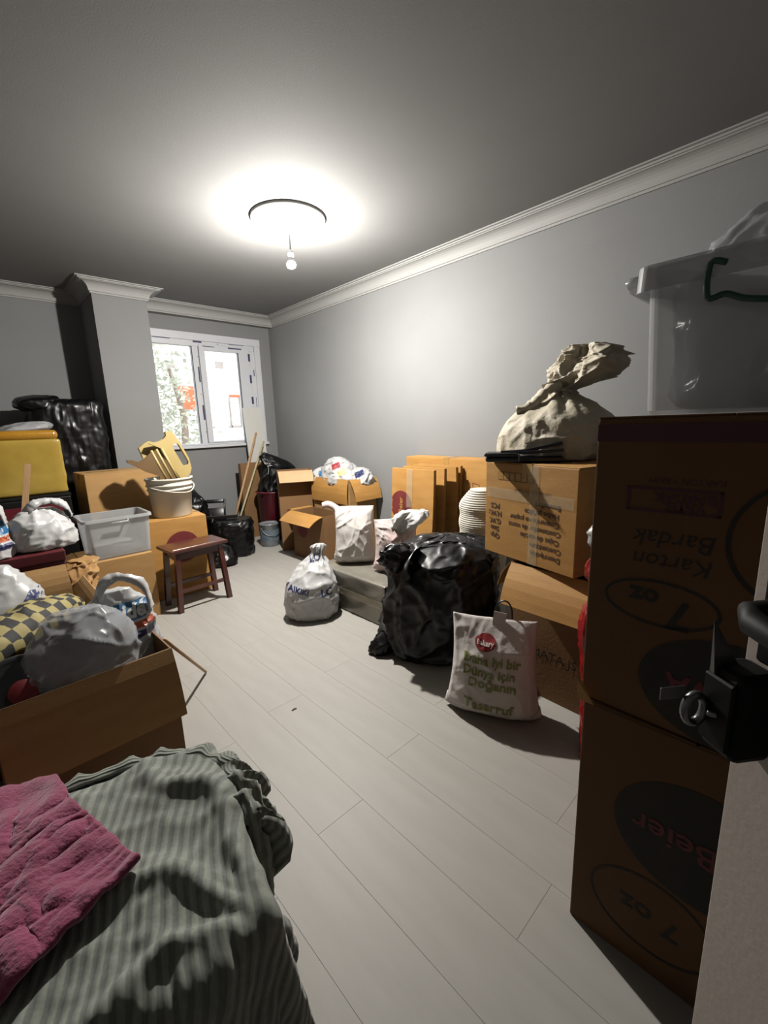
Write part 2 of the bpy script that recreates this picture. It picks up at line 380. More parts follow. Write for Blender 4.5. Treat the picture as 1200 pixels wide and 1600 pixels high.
# ------------------------------------------------------------------ cartons
def carton(name, label, x0, x1, y0, y1, z0, h, rz=0, material='card', inner='cardin', flaps=None, closed=False, group=None, wall=.006, cat='box', tilt=None, tape=True):
    """box on the axes, corner (x0,y0); rz turns it about its own centre. flaps: {side: (angle, length)}, 0 = upright, 90 = flat out, 180 = hanging"""
    cx, cy = (x0+x1)/2, (y0+y1)/2; a, b = (x1-x0)/2, (y1-y0)/2
    t = thing(name, label, cat, (cx, cy, z0), rz, group)
    if closed:
        bm = bmesh.new(); bm_box(bm, -a, a, -b, b, 0, h-.004, .004, seg=2)
        body = from_bm('body', bm, material, t)
        for s in (-1, 1):
            box('flap', -a+.002, a-.002, (0 if s > 0 else -b)+.002*(s > 0), (b if s > 0 else 0)-.002*(s < 0), h-.004, h, material, t, .001)
        if tape: box('tape', -a-.0015, a+.0015, -.028, .028, h-.05, h+.0012, 'tape', t)
    else:
        bm = bmesh.new()
        O = [(-a, -b), (a, -b), (a, b), (-a, b)]; I = [(-a+wall, -b+wall), (a-wall, -b+wall), (a-wall, b-wall), (-a+wall, b-wall)]
        ob = [bm.verts.new((x, y, 0)) for x, y in O]; ot = [bm.verts.new((x, y, h)) for x, y in O]
        ib = [bm.verts.new((x, y, wall)) for x, y in I]; it = [bm.verts.new((x, y, h)) for x, y in I]
        bm.faces.new(ob[::-1]); bm.faces.new(ib)
        for i in range(4):
            j = (i+1) % 4
            bm.faces.new((ob[i], ob[j], ot[j], ot[i])); bm.faces.new((ib[j], ib[i], it[i], it[j])); bm.faces.new((ot[i], ot[j], it[j], it[i]))
        body = from_bm('body', bm, material, t)
    for side, (ang, ln) in (flaps or {}).items():
        ax = {'-y': (-a, a, Vector((0, -1, 0)), Vector((1, 0, 0))), '+y': (-a, a, Vector((0, 1, 0)), Vector((1, 0, 0))),
              '-x': (-b, b, Vector((-1, 0, 0)), Vector((0, 1, 0))), '+x': (-b, b, Vector((1, 0, 0)), Vector((0, 1, 0)))}[side]
        out = ax[2]; along = ax[3]; hinge = out*(b if 'y' in side else a)+Vector((0, 0, h)); an = R(ang)
        dirn = Vector((0, 0, 1))*math.cos(an)+out*math.sin(an); nn = along.cross(dirn)
        if nn.dot(out) > 0 and ang < 90: pass
        hinge = hinge+out*.004
        V = []; ns = 5; th = .005
        nup = (Vector((0, 0, 1))*math.sin(an)-out*math.cos(an))
        for i in range(ns+1):
            q = i/ns; bend = .012*math.sin(math.pi*q)
            for e in (ax[0]+.002+.006*q, ax[1]-.002-.006*q):
                for sgn in (0, 1): V.append(hinge+along*e+dirn*ln*q+nup*(bend+th*sgn))
        Fc = []
        for i in range(ns):
            o4 = i*4
            Fc += [(o4, o4+4, o4+6, o4+2), (o4+1, o4+3, o4+7, o4+5), (o4, o4+1, o4+5, o4+4), (o4+2, o4+6, o4+7, o4+3)]
        Fc += [(0, 2, 3, 1), (ns*4, ns*4+1, ns*4+3, ns*4+2)]
        bm = bmesh.new(); vv = [bm.verts.new(v) for v in V]
        for f in Fc: bm.faces.new([vv[k] for k in f])
        from_bm('flap', bm, inner, t)
    if tilt: t.rotation_euler = (tilt[0], tilt[1], rz)
    return t
def face(t_dims, side, u, v):
    """origin, U, V on a carton side; u from the face centre, v height"""
    a, b = t_dims
    return {'-x': (Vector((-a, -u, v)), Vector((0, -1, 0)), Vector((0, 0, 1))), '-y': (Vector((u, -b, v)), Vector((1, 0, 0)), Vector((0, 0, 1)))}[side]

# ================================================================== THE ROOM
XR, YW, YL, XL, YB, ZC = 2.92, 5.10, 5.20, -1.30, -.62, 2.60
YBULK, PX0, PX1, YP = 5.0, .98, 1.42, 4.66
WX0, WX1, WZ0, WZ1 = 1.50, 2.74, 1.13, 2.33
floor = struct(box('floor', XL, XR, YB-1.3, YL, -.05, -.009, 'seam'))
pw, pl = .192, 1.28
plank_cache = {}
for i in range(int((XR-XL)/pw)+1):
    xa = XL+i*pw; xb = min(xa+pw, XR)
    ya = YB-1.3-((i*.47) % 1)*pl
    while ya < YL:
        y0, y1 = max(ya, YB-1.3), min(ya+pl, YL); ya += pl
        if y1-y0 < .03 or xb-xa < .03: continue
        key = (round(xb-xa, 3), round(y1-y0, 3))
        if key not in plank_cache:
            bm = bmesh.new(); bm_box(bm, .0002, xb-xa-.0002, .0002, y1-y0-.0002, -.009, 0, .0005)
            me = bpy.data.meshes.new('plank'); bm.to_mesh(me); bm.free(); me.materials.append(M['plank']); plank_cache[key] = me
        o = bpy.data.objects.new('plank', plank_cache[key]); COL.objects.link(o); o.location = (xa, y0, 0); o.parent = floor
ceiling = struct(box('ceiling', XL-.15, XR+.15, YB-1.4, YL+.15, ZC, ZC+.15, 'ceil'))
struct(box('wall_right', XR, XR+.15, YB-1.4, YL+.15, -.05, ZC, 'wall'))
struct(box('wall_left', XL-.15, XL, YB-1.4, YL+.15, -.05, ZC, 'wall'))
bm = bmesh.new()
for q in ((PX1, WX0, 0, ZC), (WX1, XR, 0, ZC), (WX0, WX1, 0, WZ0), (WX0, WX1, WZ1, ZC)): bm_box(bm, q[0], q[1], YW, YW+.25, q[2]-.05*(q[2] == 0), q[3])
struct(from_bm('wall_window', bm, 'wall'))
struct(box('wall_far', XL, PX0, YL, YL+.15, -.05, ZC, 'wall'))
struct(box('wall_pillar', PX0, PX1, YP, YL+.15, -.05, ZC, 'wall'))
struct(box('wall_bulkhead', PX1, XR, YBULK, YW, 2.50, ZC, 'crown'))
bm = bmesh.new(); bm_box(bm, .10, XR, YB-.12, YB, -.05, ZC); bm_box(bm, XL, -.78, YB-.12, YB, -.05, ZC); bm_box(bm, -.78, .10, YB-.12, YB, 2.08, ZC)
struct(from_bm('wall_back', bm, 'wall'))
struct(box('wall_corridor', XL, XR, YB-1.4, YB-1.3, -.05, ZC, 'wall'))
# crown moulding round the room
prof = [(0, 2.495), (.012, 2.495), (.014, 2.508), (.022, 2.51)]
for k in range(7):
    a = k/6*math.pi/2; prof.append((.022+.068*(1-math.cos(a)), 2.512+.066*math.sin(a)))
prof += [(.092, 2.582), (.104, 2.583), (.104, 2.592), (.124, 2.592), (.124, ZC+.001)]
poly = [(XR, YB), (XR, YBULK), (PX1, YBULK), (PX1, YP), (PX0, YP), (PX0, YL), (XL, YL), (XL, YB)]
V = []; Fc = []; n = len(poly); k = len(prof)
for i in range(n):
    p0, p1, p2 = Vector(poly[i-1]), Vector(poly[i]), Vector(poly[(i+1) % n])
    d1 = (p1-p0).normalized(); d2 = (p2-p1).normalized(); n1 = Vector((-d1.y, d1.x)); n2 = Vector((-d2.y, d2.x))
    mt = (n1+n2)/(1+n1.dot(n2))
    for (o_, z_) in prof: V.append((p1.x+mt.x*o_, p1.y+mt.y*o_, z_))
for i in range(n):
    for j in range(k-1):
        a = i*k+j; b = ((i+1) % n)*k+j; Fc.append((a, b, b+1, a+1))
struct(mk('trim_1', V, Fc, 'crown'))

# ceiling rose and bulb
LX, LY = 1.70, 2.61
pr = [(.235, 0), (.235, -.010), (.230, -.015), (.216, -.017), (.21, -.012), (.20, -.010), (.17, -.012), (.16, -.020), (.148, -.020), (.14, -.013), (.10, -.016), (.06, -.022), (.03, -.03), (.0, -.03)]
V, Fc = lathe(pr, 64); rose = mk('ceiling_rose', V, Fc, 'crown', None, True); rose.location = (LX, LY, ZC)
setp(rose, 'round white plaster ceiling rose with concentric rings above the bulb', 'ceiling rose')
lamp = thing('pendant_bulb', 'lit bare bulb hanging on a short cord from ceiling rose', 'lamp', (LX, LY, ZC-.03))
V, Fc = lathe([(.034, 0), (.03, -.012), (.014, -.034), (.008, -.05), (.0, -.05)], 24); mk('canopy', V, Fc, 'pvc', lamp, True)
V, Fc = tube([(0, 0, -.045), (.001, 0, -.1), (0, 0, -.165)], .004); mk('cord', V, Fc, 'pvc', lamp, True)
V, Fc = lathe([(.0, -.155), (.012, -.157), (.0165, -.165), (.0165, -.195), (.0, -.195)], 20); mk('socket', V, Fc, 'pvc', lamp, True)
V, Fc = lathe([(.012, -.195), (.015, -.205), (.022, -.222), (.0265, -.236), (.0, -.236)], 24); mk('bulb_shield', V, Fc, 'pvc', lamp, True)  # opaque cap added to keep direct bulb light off the ceiling
V, Fc = lathe([(.0275, -.2365), (.0272, -.246), (.0215, -.2565), (.012, -.261), (.0, -.2625)], 24); mk('bulb', V, Fc, 'bulbglass', lamp, True)

# window
win = thing('window_1', 'white plastic two-light window with navy film strips left on frame', 'window', ((WX0+WX1)/2, YW, WZ0)); win['kind'] = 'structure'
def wbox(name, x0, x1, y0, y1, z0, z1, material, bev=.003, par=None):
    return box(name, x0-(WX0+WX1)/2, x1-(WX0+WX1)/2, y0-YW, y1-YW, z0-WZ0, z1-WZ0, material, par or win, bev)
wbox('casing', WX0-.04, WX1+.04, YW-.012, YW+.002, 2.275, 2.355, 'pvc'); wbox('casing', 2.70, 2.775, YW-.012, YW+.002, WZ0-.05, 2.275, 'pvc')
fy0, fy1 = YW+.005, YW+.075
for q in ((WX0, WX0+.02, WZ0, WZ1), (WX0+.02, 2.70, 2.215, WZ1), (2.635, WX1, WZ0, 2.215), (1.957, 2.025, WZ0+.02, 2.215), (WX0+.02, 2.70, WZ0, WZ0+.02)):
    wbox('frame', q[0], q[1], fy0, fy1, q[2], q[3], 'pvc')
sy0, sy1 = YW-.006, YW+.06
for q in ((2.03, 2.095, WZ0+.022, 2.245), (2.495, 2.63, WZ0+.022, 2.245), (2.095, 2.495, 2.18, 2.245), (2.095, 2.495, WZ0+.022, WZ0+.04)):
    wbox('sash_frame', q[0], q[1], sy0, sy1, q[2], q[3], 'pvc')
M['glass'] = mat('window_glass', '#ffffff', None, 3, .02, alpha=.05)
wbox('pane', WX0+.02, 1.957, YW+.04, YW+.046, WZ0+.02, 2.215, 'glass', 0); wbox('pane', 2.095, 2.495, YW+.03, YW+.036, WZ0+.04, 2.18, 'glass', 0)
wbox('gasket', 1.949, 1.957, YW+.002, YW+.04, WZ0+.02, 2.215, 'blackpl', 0); wbox('gasket', 2.487, 2.495, YW-.002, YW+.03, WZ0+.04, 2.18, 'blackpl', 0)
wbox('sill', WX0-.03, WX1+.04, YW-.05, YW+.08, WZ0-.03, WZ0, 'pvc')
def film(px0, py0, px1, py1, y):
    a = PY(px0, py0, y); b = PY(px1, py1, y)
    wbox('film_strip', min(a.x, b.x), max(a.x, b.x), y, y+.0015, min(a.z, b.z), max(a.z, b.z), 'film', 0)
for (a, b, c, d, on) in ((237, 524, 265, 529, 0), (301, 532, 315, 536, 0), (316, 540, 335, 543, 1), (357, 538, 380, 541, 0), (356, 543, 377, 547, 1),
                         (309, 573, 314, 597, 0), (316, 633, 321, 656, 0), (387, 553, 391, 565, 1), (390, 586, 394, 599, 1), (393, 620, 397, 631, 1), (396, 578, 398, 588, 0), (400, 621, 402, 636, 0)):
    film(a, b, c, d, (fy0-.002) if not on else (sy0-.002))
for (a, b) in ((282, 529), (309, 557), (314, 616), (322, 675), (340, 538)):
    p = PY(a, b, fy0); V, Fc = lathe([(.006, 0), (.006, .002), (0, .002)], 10); o = mk('screw', V, Fc, 'steel', win); o.rotation_euler = (R(90), 0, 0); o.location = (p.x-(WX0+WX1)/2, fy0-YW, p.z-WZ0)

# outside: street, facade across it, tree
ground = struct(box('street_ground', -30, 60, 5.6, 60, -4.2, -4.0, 'ground'))
fac = thing('facing_building', 'pale rendered building with an orange panel across the street', 'building', (8, 16, -4))
YF = 16
def fbox(name, a, b, c, d, y0, y1, material):
    p = PY(a, b, YF); q = PY(c, d, YF)
    return box(name, min(p.x, q.x)-8, max(p.x, q.x)-8, y0-16, y1-16, min(p.z, q.z)+4, max(p.z, q.z)+4, material, fac)
box('wall', -9, 14, 0, 5, 0, 13, 'facade', fac)
fbox('panel', 273, 603, 307, 640, 15.9, 16.0, 'facadeo'); fbox('vent', 259, 564, 273, 575, 15.93, 16, 'vent'); fbox('vent', 336, 565, 348, 576, 15.93, 16, 'vent')
for yy in (590, 626, 560): fbox('floor_ledge', 262, yy, 384, yy+2, 15.94, 16, 'facade')
for q in ((358, 617, 377, 621), (358, 621, 361, 668), (374, 621, 377, 668), (358, 665, 377, 668)): fbox('door_frame', *q, 15.92, 16, 'facadeo' if q[1] == 617 else 'vent')
tree = thing('tree', 'leafy tree seen through the window in front of pale building', 'tree', (3.35, 10, -4))
V, Fc = tube(smoothpts([(0, 0, 0), (.1, .05, 2), (0, 0, 4), (.15, 0, 5.5), (0, .1, 6.6)]), [.16-.12*i/24 for i in range(25)], 10); mk('trunk', V, Fc, 'bark', tree, True)
rnd = random.Random(3); V = []; Fc = []
for i in range(2600):
    c = Vector((rnd.gauss(-.1, .55), rnd.gauss(0, .6), rnd.uniform(3.4, 7.8)))
    if c.x > 1.05-.42*(c.z-4.3)*(c.z > 4.3): c.x -= 1.2
    a = Vector((rnd.uniform(-1, 1), rnd.uniform(-1, 1), rnd.uniform(-1, 1))).normalized(); b = a.orthogonal().normalized(); s = rnd.uniform(.05, .09); q = len(V)
    V += [c-a*s, c+b*s*.5, c+a*s, c-b*s*.5]; Fc.append((q, q+1, q+2, q+3))
o = mk('foliage', V, Fc, 'leaf', tree); o['kind'] = 'stuff'

# door, swung open towards the camera
DE = Vector((.56, .047, 0)); dd = Vector((-.6, -.8, 0)); dn = Vector((-.8, .6, 0))
door = thing('door_1', 'pale painted door standing open with black rim lock and key', 'door', DE, math.atan2(dd.y, dd.x)); door['kind'] = 'structure'
# local x runs from the free edge to the hinge; local -y is the face towards the room (dn)
sgn = -1 if (Matrix.Rotation(math.atan2(dd.y, dd.x), 3, 'Z') @ Vector((0, -1, 0))).dot(dn) > 0 else 1
def dbox(name, s0, s1, t0, t1, z0, z1, material, par, bev=.002, seg=1):
    ya, yb = sgn*t0, sgn*t1
    return box(name, s0, s1, min(ya, yb), max(ya, yb), z0, z1, material, par, bev, seg)
dbox('slab', 0, .80, -.04, 0, .006, 2.03, 'door', door, .003)
lock = dbox('rim_lock', .002, .045, 0, .045, .955, 1.05, 'lockblk', door, .008, 2)
dbox('lock_plate', .006, .04, .045, .05, .965, 1.04, 'lockblk', lock, .002)
hd = dbox('handle_plate', .02, .07, 0, .012, 1.055, 1.17, 'lockblk', door, .004)
V, Fc = tube([(.045, 0, 1.12), (.045, sgn*.05, 1.12), (.06, sgn*.062, 1.118), (.12, sgn*.064, 1.11), (.17, sgn*.06, 1.10)], [.011, .011, .012, .011, .009], 14); mk('lever', V, Fc, 'lockblk', hd, True)
# steel wedge on the lock case, key and tag
bm = bmesh.new()
P = [bm.verts.new(v) for v in ((.010, sgn*.047, 1.03), (.010, sgn*.020, 1.045), (.012, sgn*.052, 1.10), (.016, sgn*.047, 1.03), (.016, sgn*.020, 1.045))]
for f in ((0, 1, 2), (3, 2, 4), (0, 3, 4, 1), (0, 2, 3), (1, 4, 2)): bm.faces.new([P[i] for i in f])
from_bm('lock_wedge', bm, 'steel', door)
ky = mk('key', *tube([(.012, sgn*(.062+.011*math.cos(a)), 1.0+.016*math.sin(a)) for a in [2*math.pi*i/20 for i in range(20)]], .0045, 8, closed=True), 'steel', door, True)
mk('key_shank', *tube([(.02, sgn*.055, 1.0), (.035, sgn*.03, .998)], .003, 8), 'steel', ky, True)
dbox('key_tag', .008, .010, .072, .10, 1.012, 1.026, 'steel', ky, .0005)
struct(box('trim_2', .06, .13, YB-.14, YB+.012, 0, 2.1, 'pvc')); struct(box('trim_3', -.81, -.74, YB-.14, YB+.012, 0, 2.1, 'pvc'))

# ================================================================== RIGHT SIDE, NEAR TO FAR
# two cup cartons stacked beside the door
def side_text(t, dims, side, u, v, s, size, material, rot=0, bold=0.0, shear=0, name='printed_text'):
    o_, U, Vv = face(dims, side, u, v); return place(text_mesh(s, size, bold, shear), name, material, t, o_, U, Vv, rot=rot)
lowc = carton('cup_carton', 'lower tall cardboard carton with a big dark oval logo beside the open door', .97, 1.44, -.09, .36, 0, .643, R(1), 'cardcup', closed=True, tape=False)
upc = carton('cup_carton', 'upper tall cardboard carton marked 7 oz upside down beside the open door', .975, 1.44, -.09, .365, .645, .655, R(-.5), 'cardcup', closed=True, tape=False)
D1 = (.235, .225); D2 = (.2325, .2275)
def pr_(bm, nm, t, dims, side, u, v, material, rot=0): o_, U, Vv = face(dims, side, u, v); return place(bm, nm, material, t, o_, U, Vv, rot=rot)
# on -x faces u grows towards the camera (-y)
pr_(rect_bm(.452, .035), 'printed_band', upc, D2, '-x', 0, .622, 'purple')
pr_(disc_bm(.105, .05, inner=.006), 'printed_oval', upc, D2, '-x', -.085, .275, 'ink')
side_text(upc, D2, '-x', -.048, .262, '7', .085, 'ink', math.pi, .002); side_text(upc, D2, '-x', -.112, .285, 'oz', .055, 'ink', math.pi, .002)
side_text(upc, D2, '-x', -.07, .365, 'Karton', .048, 'ink', math.pi, 0, .2, 'handwriting'); side_text(upc, D2, '-x', -.07, .412, 'Bardak', .05, 'ink', math.pi, 0, .2, 'handwriting')
for (u, v, w_, h_) in ((-.08, .512, .16, .006), (-.08, .468, .16, .006), (-.157, .49, .006, .05), (-.003, .49, .006, .05)): pr_(rect_bm(w_, h_), 'printed_border', upc, D2, '-x', u, v, 'purple')
side_text(upc, D2, '-x', -.06, .497, 'BARDAK', .026, 'purple', math.pi, .001); side_text(upc, D2, '-x', -.06, .478, 'VATEL', .024, 'purple', math.pi, .001)
side_text(upc, D2, '-x', -.06, .53, 'KARTON TAKIM', .017, 'purple', math.pi)
pr_(disc_bm(.16, .115), 'printed_logo', upc, D2, '-x', .05, .115, 'ink'); side_text(upc, D2, '-x', .0, .115, 'AVA', .06, 'burg', math.pi, .002).location.x = -.001
pr_(disc_bm(.12, .12, inner=.008), 'printed_ring', upc, D2, '-x', .13, .43, 'ink')
pr_(disc_bm(.17, .14), 'printed_logo', lowc, D1, '-x', .03, .40, 'ink'); side_text(lowc, D1, '-x', -.02, .40, 'Beier', .075, 'burg', math.pi, .001).location.x = -.001
pr_(disc_bm(.13, .10, inner=.006), 'printed_oval', lowc, D1, '-x', -.05, .16, 'ink'); side_text(lowc, D1, '-x', -.05, .16, '7 oz', .07, 'ink', math.pi, .001)
# torn flap corner where the cartons meet
bm = bmesh.new(); vs = [bm.verts.new(v) for v in ((-.236, .20, .64), (-.236, .235, .64), (-.245, .236, .705), (-.239, .20, .64), (-.239, .238, .64), (-.249, .238, .70))]
for f in ((0, 1, 2), (3, 5, 4), (0, 2, 5, 3), (1, 4, 5, 2), (0, 3, 4, 1)): bm.faces.new([vs[i] for i in f])
from_bm('torn_flap', bm, 'card2', lowc)

# tapered plastic bin
def bin_mesh(name, a, b, h, taper, wall, parent, material='clear'):
    bm = bmesh.new()
    def ring(hx, hy, z, r=.03, n=6):
        out = []
        for (sx, sy, a0) in ((1, 1, 0), (-1, 1, 90), (-1, -1, 180), (1, -1, 270)):
            for i in range(n+1):
                th = R(a0+90*i/n); out.append(bm.verts.new((sx*(hx-r)+r*math.cos(th), sy*(hy-r)+r*math.sin(th), z)))
        return out
    rs = [ring(a*taper, b*taper, 0), ring(a*taper+.004, b*taper+.004, .008), ring(a, b, h), ring(a-wall, b-wall, h), ring(a*taper-wall, b*taper-wall, .008)]
    for q in range(4):
        for i in range(28): bm.faces.new((rs[q][i], rs[q][(i+1) % 28], rs[q+1][(i+1) % 28], rs[q+1][i]))
    bm.faces.new(rs[0][::-1]); bm.faces.new(rs[4])
    return from_bm(name, bm, material, parent, False)
def bin_rim(a, b, h, parent, r=.03, lip=.016, drop=.03):
    bm = bmesh.new()
    def ring(hx, hy, z, n=6):
        out = []
        for (sx, sy, a0) in ((1, 1, 0), (-1, 1, 90), (-1, -1, 180), (1, -1, 270)):
            for i in range(n+1):
                th = R(a0+90*i/n); out.append(bm.verts.new((sx*(hx-r)+r*math.cos(th), sy*(hy-r)+r*math.sin(th), z)))
        return out
    rs = [ring(a-.003, b-.003, h), ring(a-.003, b-.003, h+.005), ring(a+lip, b+lip, h+.005), ring(a+lip+.002, b+lip+.002, h-drop), ring(a+lip-.001, b+lip-.001, h-drop), ring(a+lip-.002, b+lip-.002, h), ]
    for q in range(6):
        q2 = (q+1) % 6
        for i in range(28): bm.faces.new((rs[q][i], rs[q][(i+1) % 28], rs[q2][(i+1) % 28], rs[q2][i]))
    return from_bm('rim', bm, 'clearrim', parent, False)
tb = thing('storage_bin', 'large clear plastic storage bin with a green cord across its front, on stacked cartons', 'bin', (1.24, .075, 1.3015))
bin_mesh('body', .19, .245, .285, .93, .004, tb); bin_rim(.19, .245, .285, tb, drop=.042)
mk('handle', *tube([(-.15, .262, .278), (-.15, .285, .278), (-.10, .295, .276), (.06, .295, .276), (.12, .29, .276), (.12, .262, .278)], .011, 8), 'clearrim', tb, True)
def bin_pt(px, py, x=1.04): p = PX(px, py, x); return p
gp = [PX(1137, 411, 1.035), PX(1112, 413, 1.035), PX(1107, 466, 1.035), PX(1135, 460, 1.035), PX(1165, 467, 1.035), PX(1215, 468, 1.035)]
gp = [Vector((-.214, p.y-.075, p.z-1.3015)) for i, p in enumerate(gp)]
V, Fc = tube(smoothpts(gp, 4), .0055, 8); g = mk('green_cord', V, Fc, 'greenpaint', tb, True)
inb = thing('clear_bag', 'crumpled clear plastic bag of odds and ends inside the large bin', 'bag', (1.24, .085, 1.312))
bag('film', [(0, .12, .16, 0, 0), (.02, .155, .20, 0, 0), (.14, .16, .205, 0, 0), (.25, .165, .20, 0, 0.01), (.31, .15, .17, .0, .01), (.36, .11, .13, .0, .0), (.39, .06, .08, .0, -.01), (.40, .02, .03, 0, -.01)], 'clearbag', inb, 4, amp=.014, freq=8)
bag('lump', [(.005, .09, .10, .0, -.05), (.03, .12, .13, 0, -.05), (.10, .11, .12, 0, -.05), (.14, .06, .07, .01, -.05)], 'greylid', inb, 6, 40, 24, amp=.015, freq=9)

# lower open carton, sagging lettered carton on top of it
lb = carton('open_carton', 'open brown carton under the lettered box with its lit flap folded out', 1.79, 2.30, .60, 1.02, 0, .63, R(-3), 'card3', 'card2',
            flaps={'-x': (150, .20), '+y': (150, .16)})
place(text_mesh('MATA JS', .06), 'printed_text', 'ink', lb, (-.256, -.02, .22), (0, -1, 0), (0, 0, 1))
TBX = 2.055; TBY = .90; TBR = math.atan2(-.13, .52)
tbx = carton('lettered_carton', 'taped tan carton with many upside-down printed lines below the white sack', TBX-.27, TBX+.27, TBY-.265, TBY+.265, .645, .46, R(-14), 'card2', closed=True, tilt=None)
DT = (.27, .265)
for i, (s, off) in enumerate((('Bouteilles', .0), ('Halbe gefüllte', .02), ('Couvercle en papier', .03), ('Contenedor de vasos', .03), ('Cajas de cartón', .02), ('Contenitore', .01), ('Descripción', .0))):
    v = .285-i*.038; ln = len(s); sz = .034
    side_text(tbx, DT, '-x', .205-ln*.0085, v, s, sz, 'inkbrown', math.pi, .0009)
for i, s in enumerate(('PCS', 'N.W.:', 'G.W.', 'Size', 'Qty.')): side_text(tbx, DT, '-x', -.195, .245-i*.038, s, .036, 'inkbrown', math.pi, .0012)
side_text(tbx, DT, '-x', .03, .335, 'HANDLE WITH CARE', .022, 'inkbrown', math.pi, 0)
for i in range(6): pr_(disc_bm(.0, .0) if False else rect_bm(.03, .034), 'pictogram', tbx, DT, '-x', -.16+i*.036, .395, 'tape')
for i in range(7): pr_(rect_bm(.0018, .038), 'printed_line', tbx, DT, '-x', -.178+i*.036, .395, 'inkbrown')
for v in (.376, .414): pr_(rect_bm(.218, .0018), 'printed_line', tbx, DT, '-x', -.07, v, 'inkbrown')
pr_(rect_bm(.05, .455), 'clear_tape', tbx, DT, '-x', .045, .229, 'cleartape').location.x = -.001
pr_(rect_bm(.5, .05), 'clear_tape', tbx, DT, '-x', 0, .31, 'cleartape').location.x = -.0015

# white woven sack, tied and flopped over
sk = thing('woven_sack', 'cream woven sack tied at the neck on the lettered carton', 'sack', (2.14, .98, 1.107))
bag('body', [(0, .17, .19, 0, .03), (.015, .225, .255, 0, .04), (.10, .24, .27, .01, .04), (.19, .225, .245, .02, .03), (.26, .15, .17, .04, .04), (.31, .07, .085, .05, .05), (.345, .045, .05, .06, .045)], 'sack', sk, 3, 130, 96, amp=.012, freq=8, gather=(.5, 9, .014), lump=.02)
bag('neck_frill', [(.325, .045, .045, .055, .05), (.345, .06, .07, .06, .01), (.37, .07, .11, .07, -.03), (.405, .08, .15, .08, -.055), (.455, .08, .14, .09, -.07), (.50, .065, .10, .09, -.08), (.535, .05, .065, .09, -.08), (.505, .02, .03, .09, -.08)], 'sack', sk, 8, 150, 110, amp=.030, freq=10, gather=(.05, 5, .022), lump=.05, sq=2.8)
mk('tie_cord', *tube([(.058+.055*math.cos(a), .04+.06*math.sin(a), .335+.012*math.sin(a)) for a in [2*math.pi*i/24 for i in range(24)]], .012, 8, closed=True), 'sack', sk, True)
V, Fc = tube(smoothpts([(-.0, .02, .345), (-.06, .04, .335), (-.09, .07, .29), (-.12, .10, .25), (-.15, .16, .235)], 5), [.02+.004*math.sin(i*1.7) for i in range(21)], 12); mk('knot', [Vector(v)+Vector((0, 0, .008*crease(v[0], v[1], v[2], 4, 14))) for v in V], Fc, 'sack', sk, True)
# flat black leather case with loose straps
bc = thing('leather_case', 'flat black leather case with straps lying in front of the sack', 'case', (1.86, 1.02, 1.109), R(-66))
box('cover', -.17, .17, -.055, .055, 0, .028, 'leather', bc, .012, 3, smooth=True); box('cover_fold', -.175, -.02, -.062, .05, .026, .044, 'leather', bc, .008, 3, smooth=True)
box('zip', -.02, -.014, -.064, -.052, .004, .04, 'steel', bc, .001)
V, Fc = ribbon([(-.1, .0, .045), (0, .0, .05), (.08, -.01, .066), (.16, -.02, .085)], .03, .014, (0, 1, 0)); mk('strap', V, Fc, 'leather', bc)
V, Fc = ribbon([(-.1, -.02, .045), (.02, -.03, .044), (.10, -.04, .05), (.17, -.045, .056)], .03, .014, (0, 1, 0)); mk('strap', V, Fc, 'leather', bc)

# red and white carrier bags squeezed behind the cup cartons
rb = thing('red_bag', 'tall red plastic bag squeezed between cartons by the wall', 'bag', (1.60, .50, 0))
bag('film', [(0, .06, .06, 0, 0), (.02, .085, .085, 0, 0), (.3, .095, .09, .0, 0), (.55, .10, .095, -.01, .01), (.68, .055, .06, 0, .02), (.74, .085, .09, 0, .01), (.83, .06, .07, 0, 0), (.84, .03, .03, 0, 0)], 'redbag', rb, 2, amp=.008, freq=9, gather=(.6, 9, .006))
wb2 = thing('white_bag', 'small white plastic bag perched on top of the red bag', 'bag', (1.58, .50, .845))
bag('film', [(0, .05, .05, 0, 0), (.015, .08, .085, 0, 0), (.07, .085, .085, 0, 0), (.12, .05, .06, .0, -.03), (.17, .02, .03, 0, -.06)], 'whitebag', wb2, 5, 50, 36, amp=.012, freq=10)

# tall ridged stack of foam plates
ps = thing('plate_stack', 'tall ridged stack of white disposable plates by the wall', 'plates', (2.40, 1.60, 0))
pr = []
for i in range(64):
    z0 = i*.0135; rr = .155+.004*math.sin(i*.7)
    if i > 54: rr *= 1-((i-54)/10)**2*.55
    pr += [(rr-.008, z0), (rr, z0+.005), (rr-.001, z0+.011)]
V, Fc = lathe(pr, 36, True, True); mk('stacked_plates', V, Fc, 'plates', ps, True)

# big black rubbish bag
bb = thing('rubbish_bag', 'big bulging black rubbish bag with tied top on the floor', 'bag', (1.85, 1.535, 0), R(-48))
# local x runs across the view, local y away from the camera
bag('film', [(0, .24, .20, 0, 0), (.02, .33, .255, 0, 0), (.12, .335, .27, 0, 0), (.35, .315, .27, .02, 0), (.52, .30, .255, .03, .0), (.60, .26, .2, .05, .01), (.645, .19, .13, .07, .02), (.665, .12, .07, .08, .02), (.67, .05, .03, .08, .02)], 'blackbag', bb, 11, 150, 120, amp=.020, freq=6, lump=.03, gather=(.72, 13, .012))
bag('tied_ear', [(.50, .05, .04, -.20, -.10), (.55, .075, .05, -.22, -.13), (.62, .06, .045, -.23, -.14), (.66, .02, .02, -.22, -.13)], 'blackbag', bb, 5, 48, 30, amp=.025, freq=12, gather=(.05, 5, .012))
V, Fc = ribbon([(-.10, -.12, .63), (-.16, -.19, .60), (-.19, -.25, .54), (-.17, -.29, .50)], .06, .003, (.7, 0, .7), 5); mk('loose_film', V, Fc, 'blackbag', bb, True)
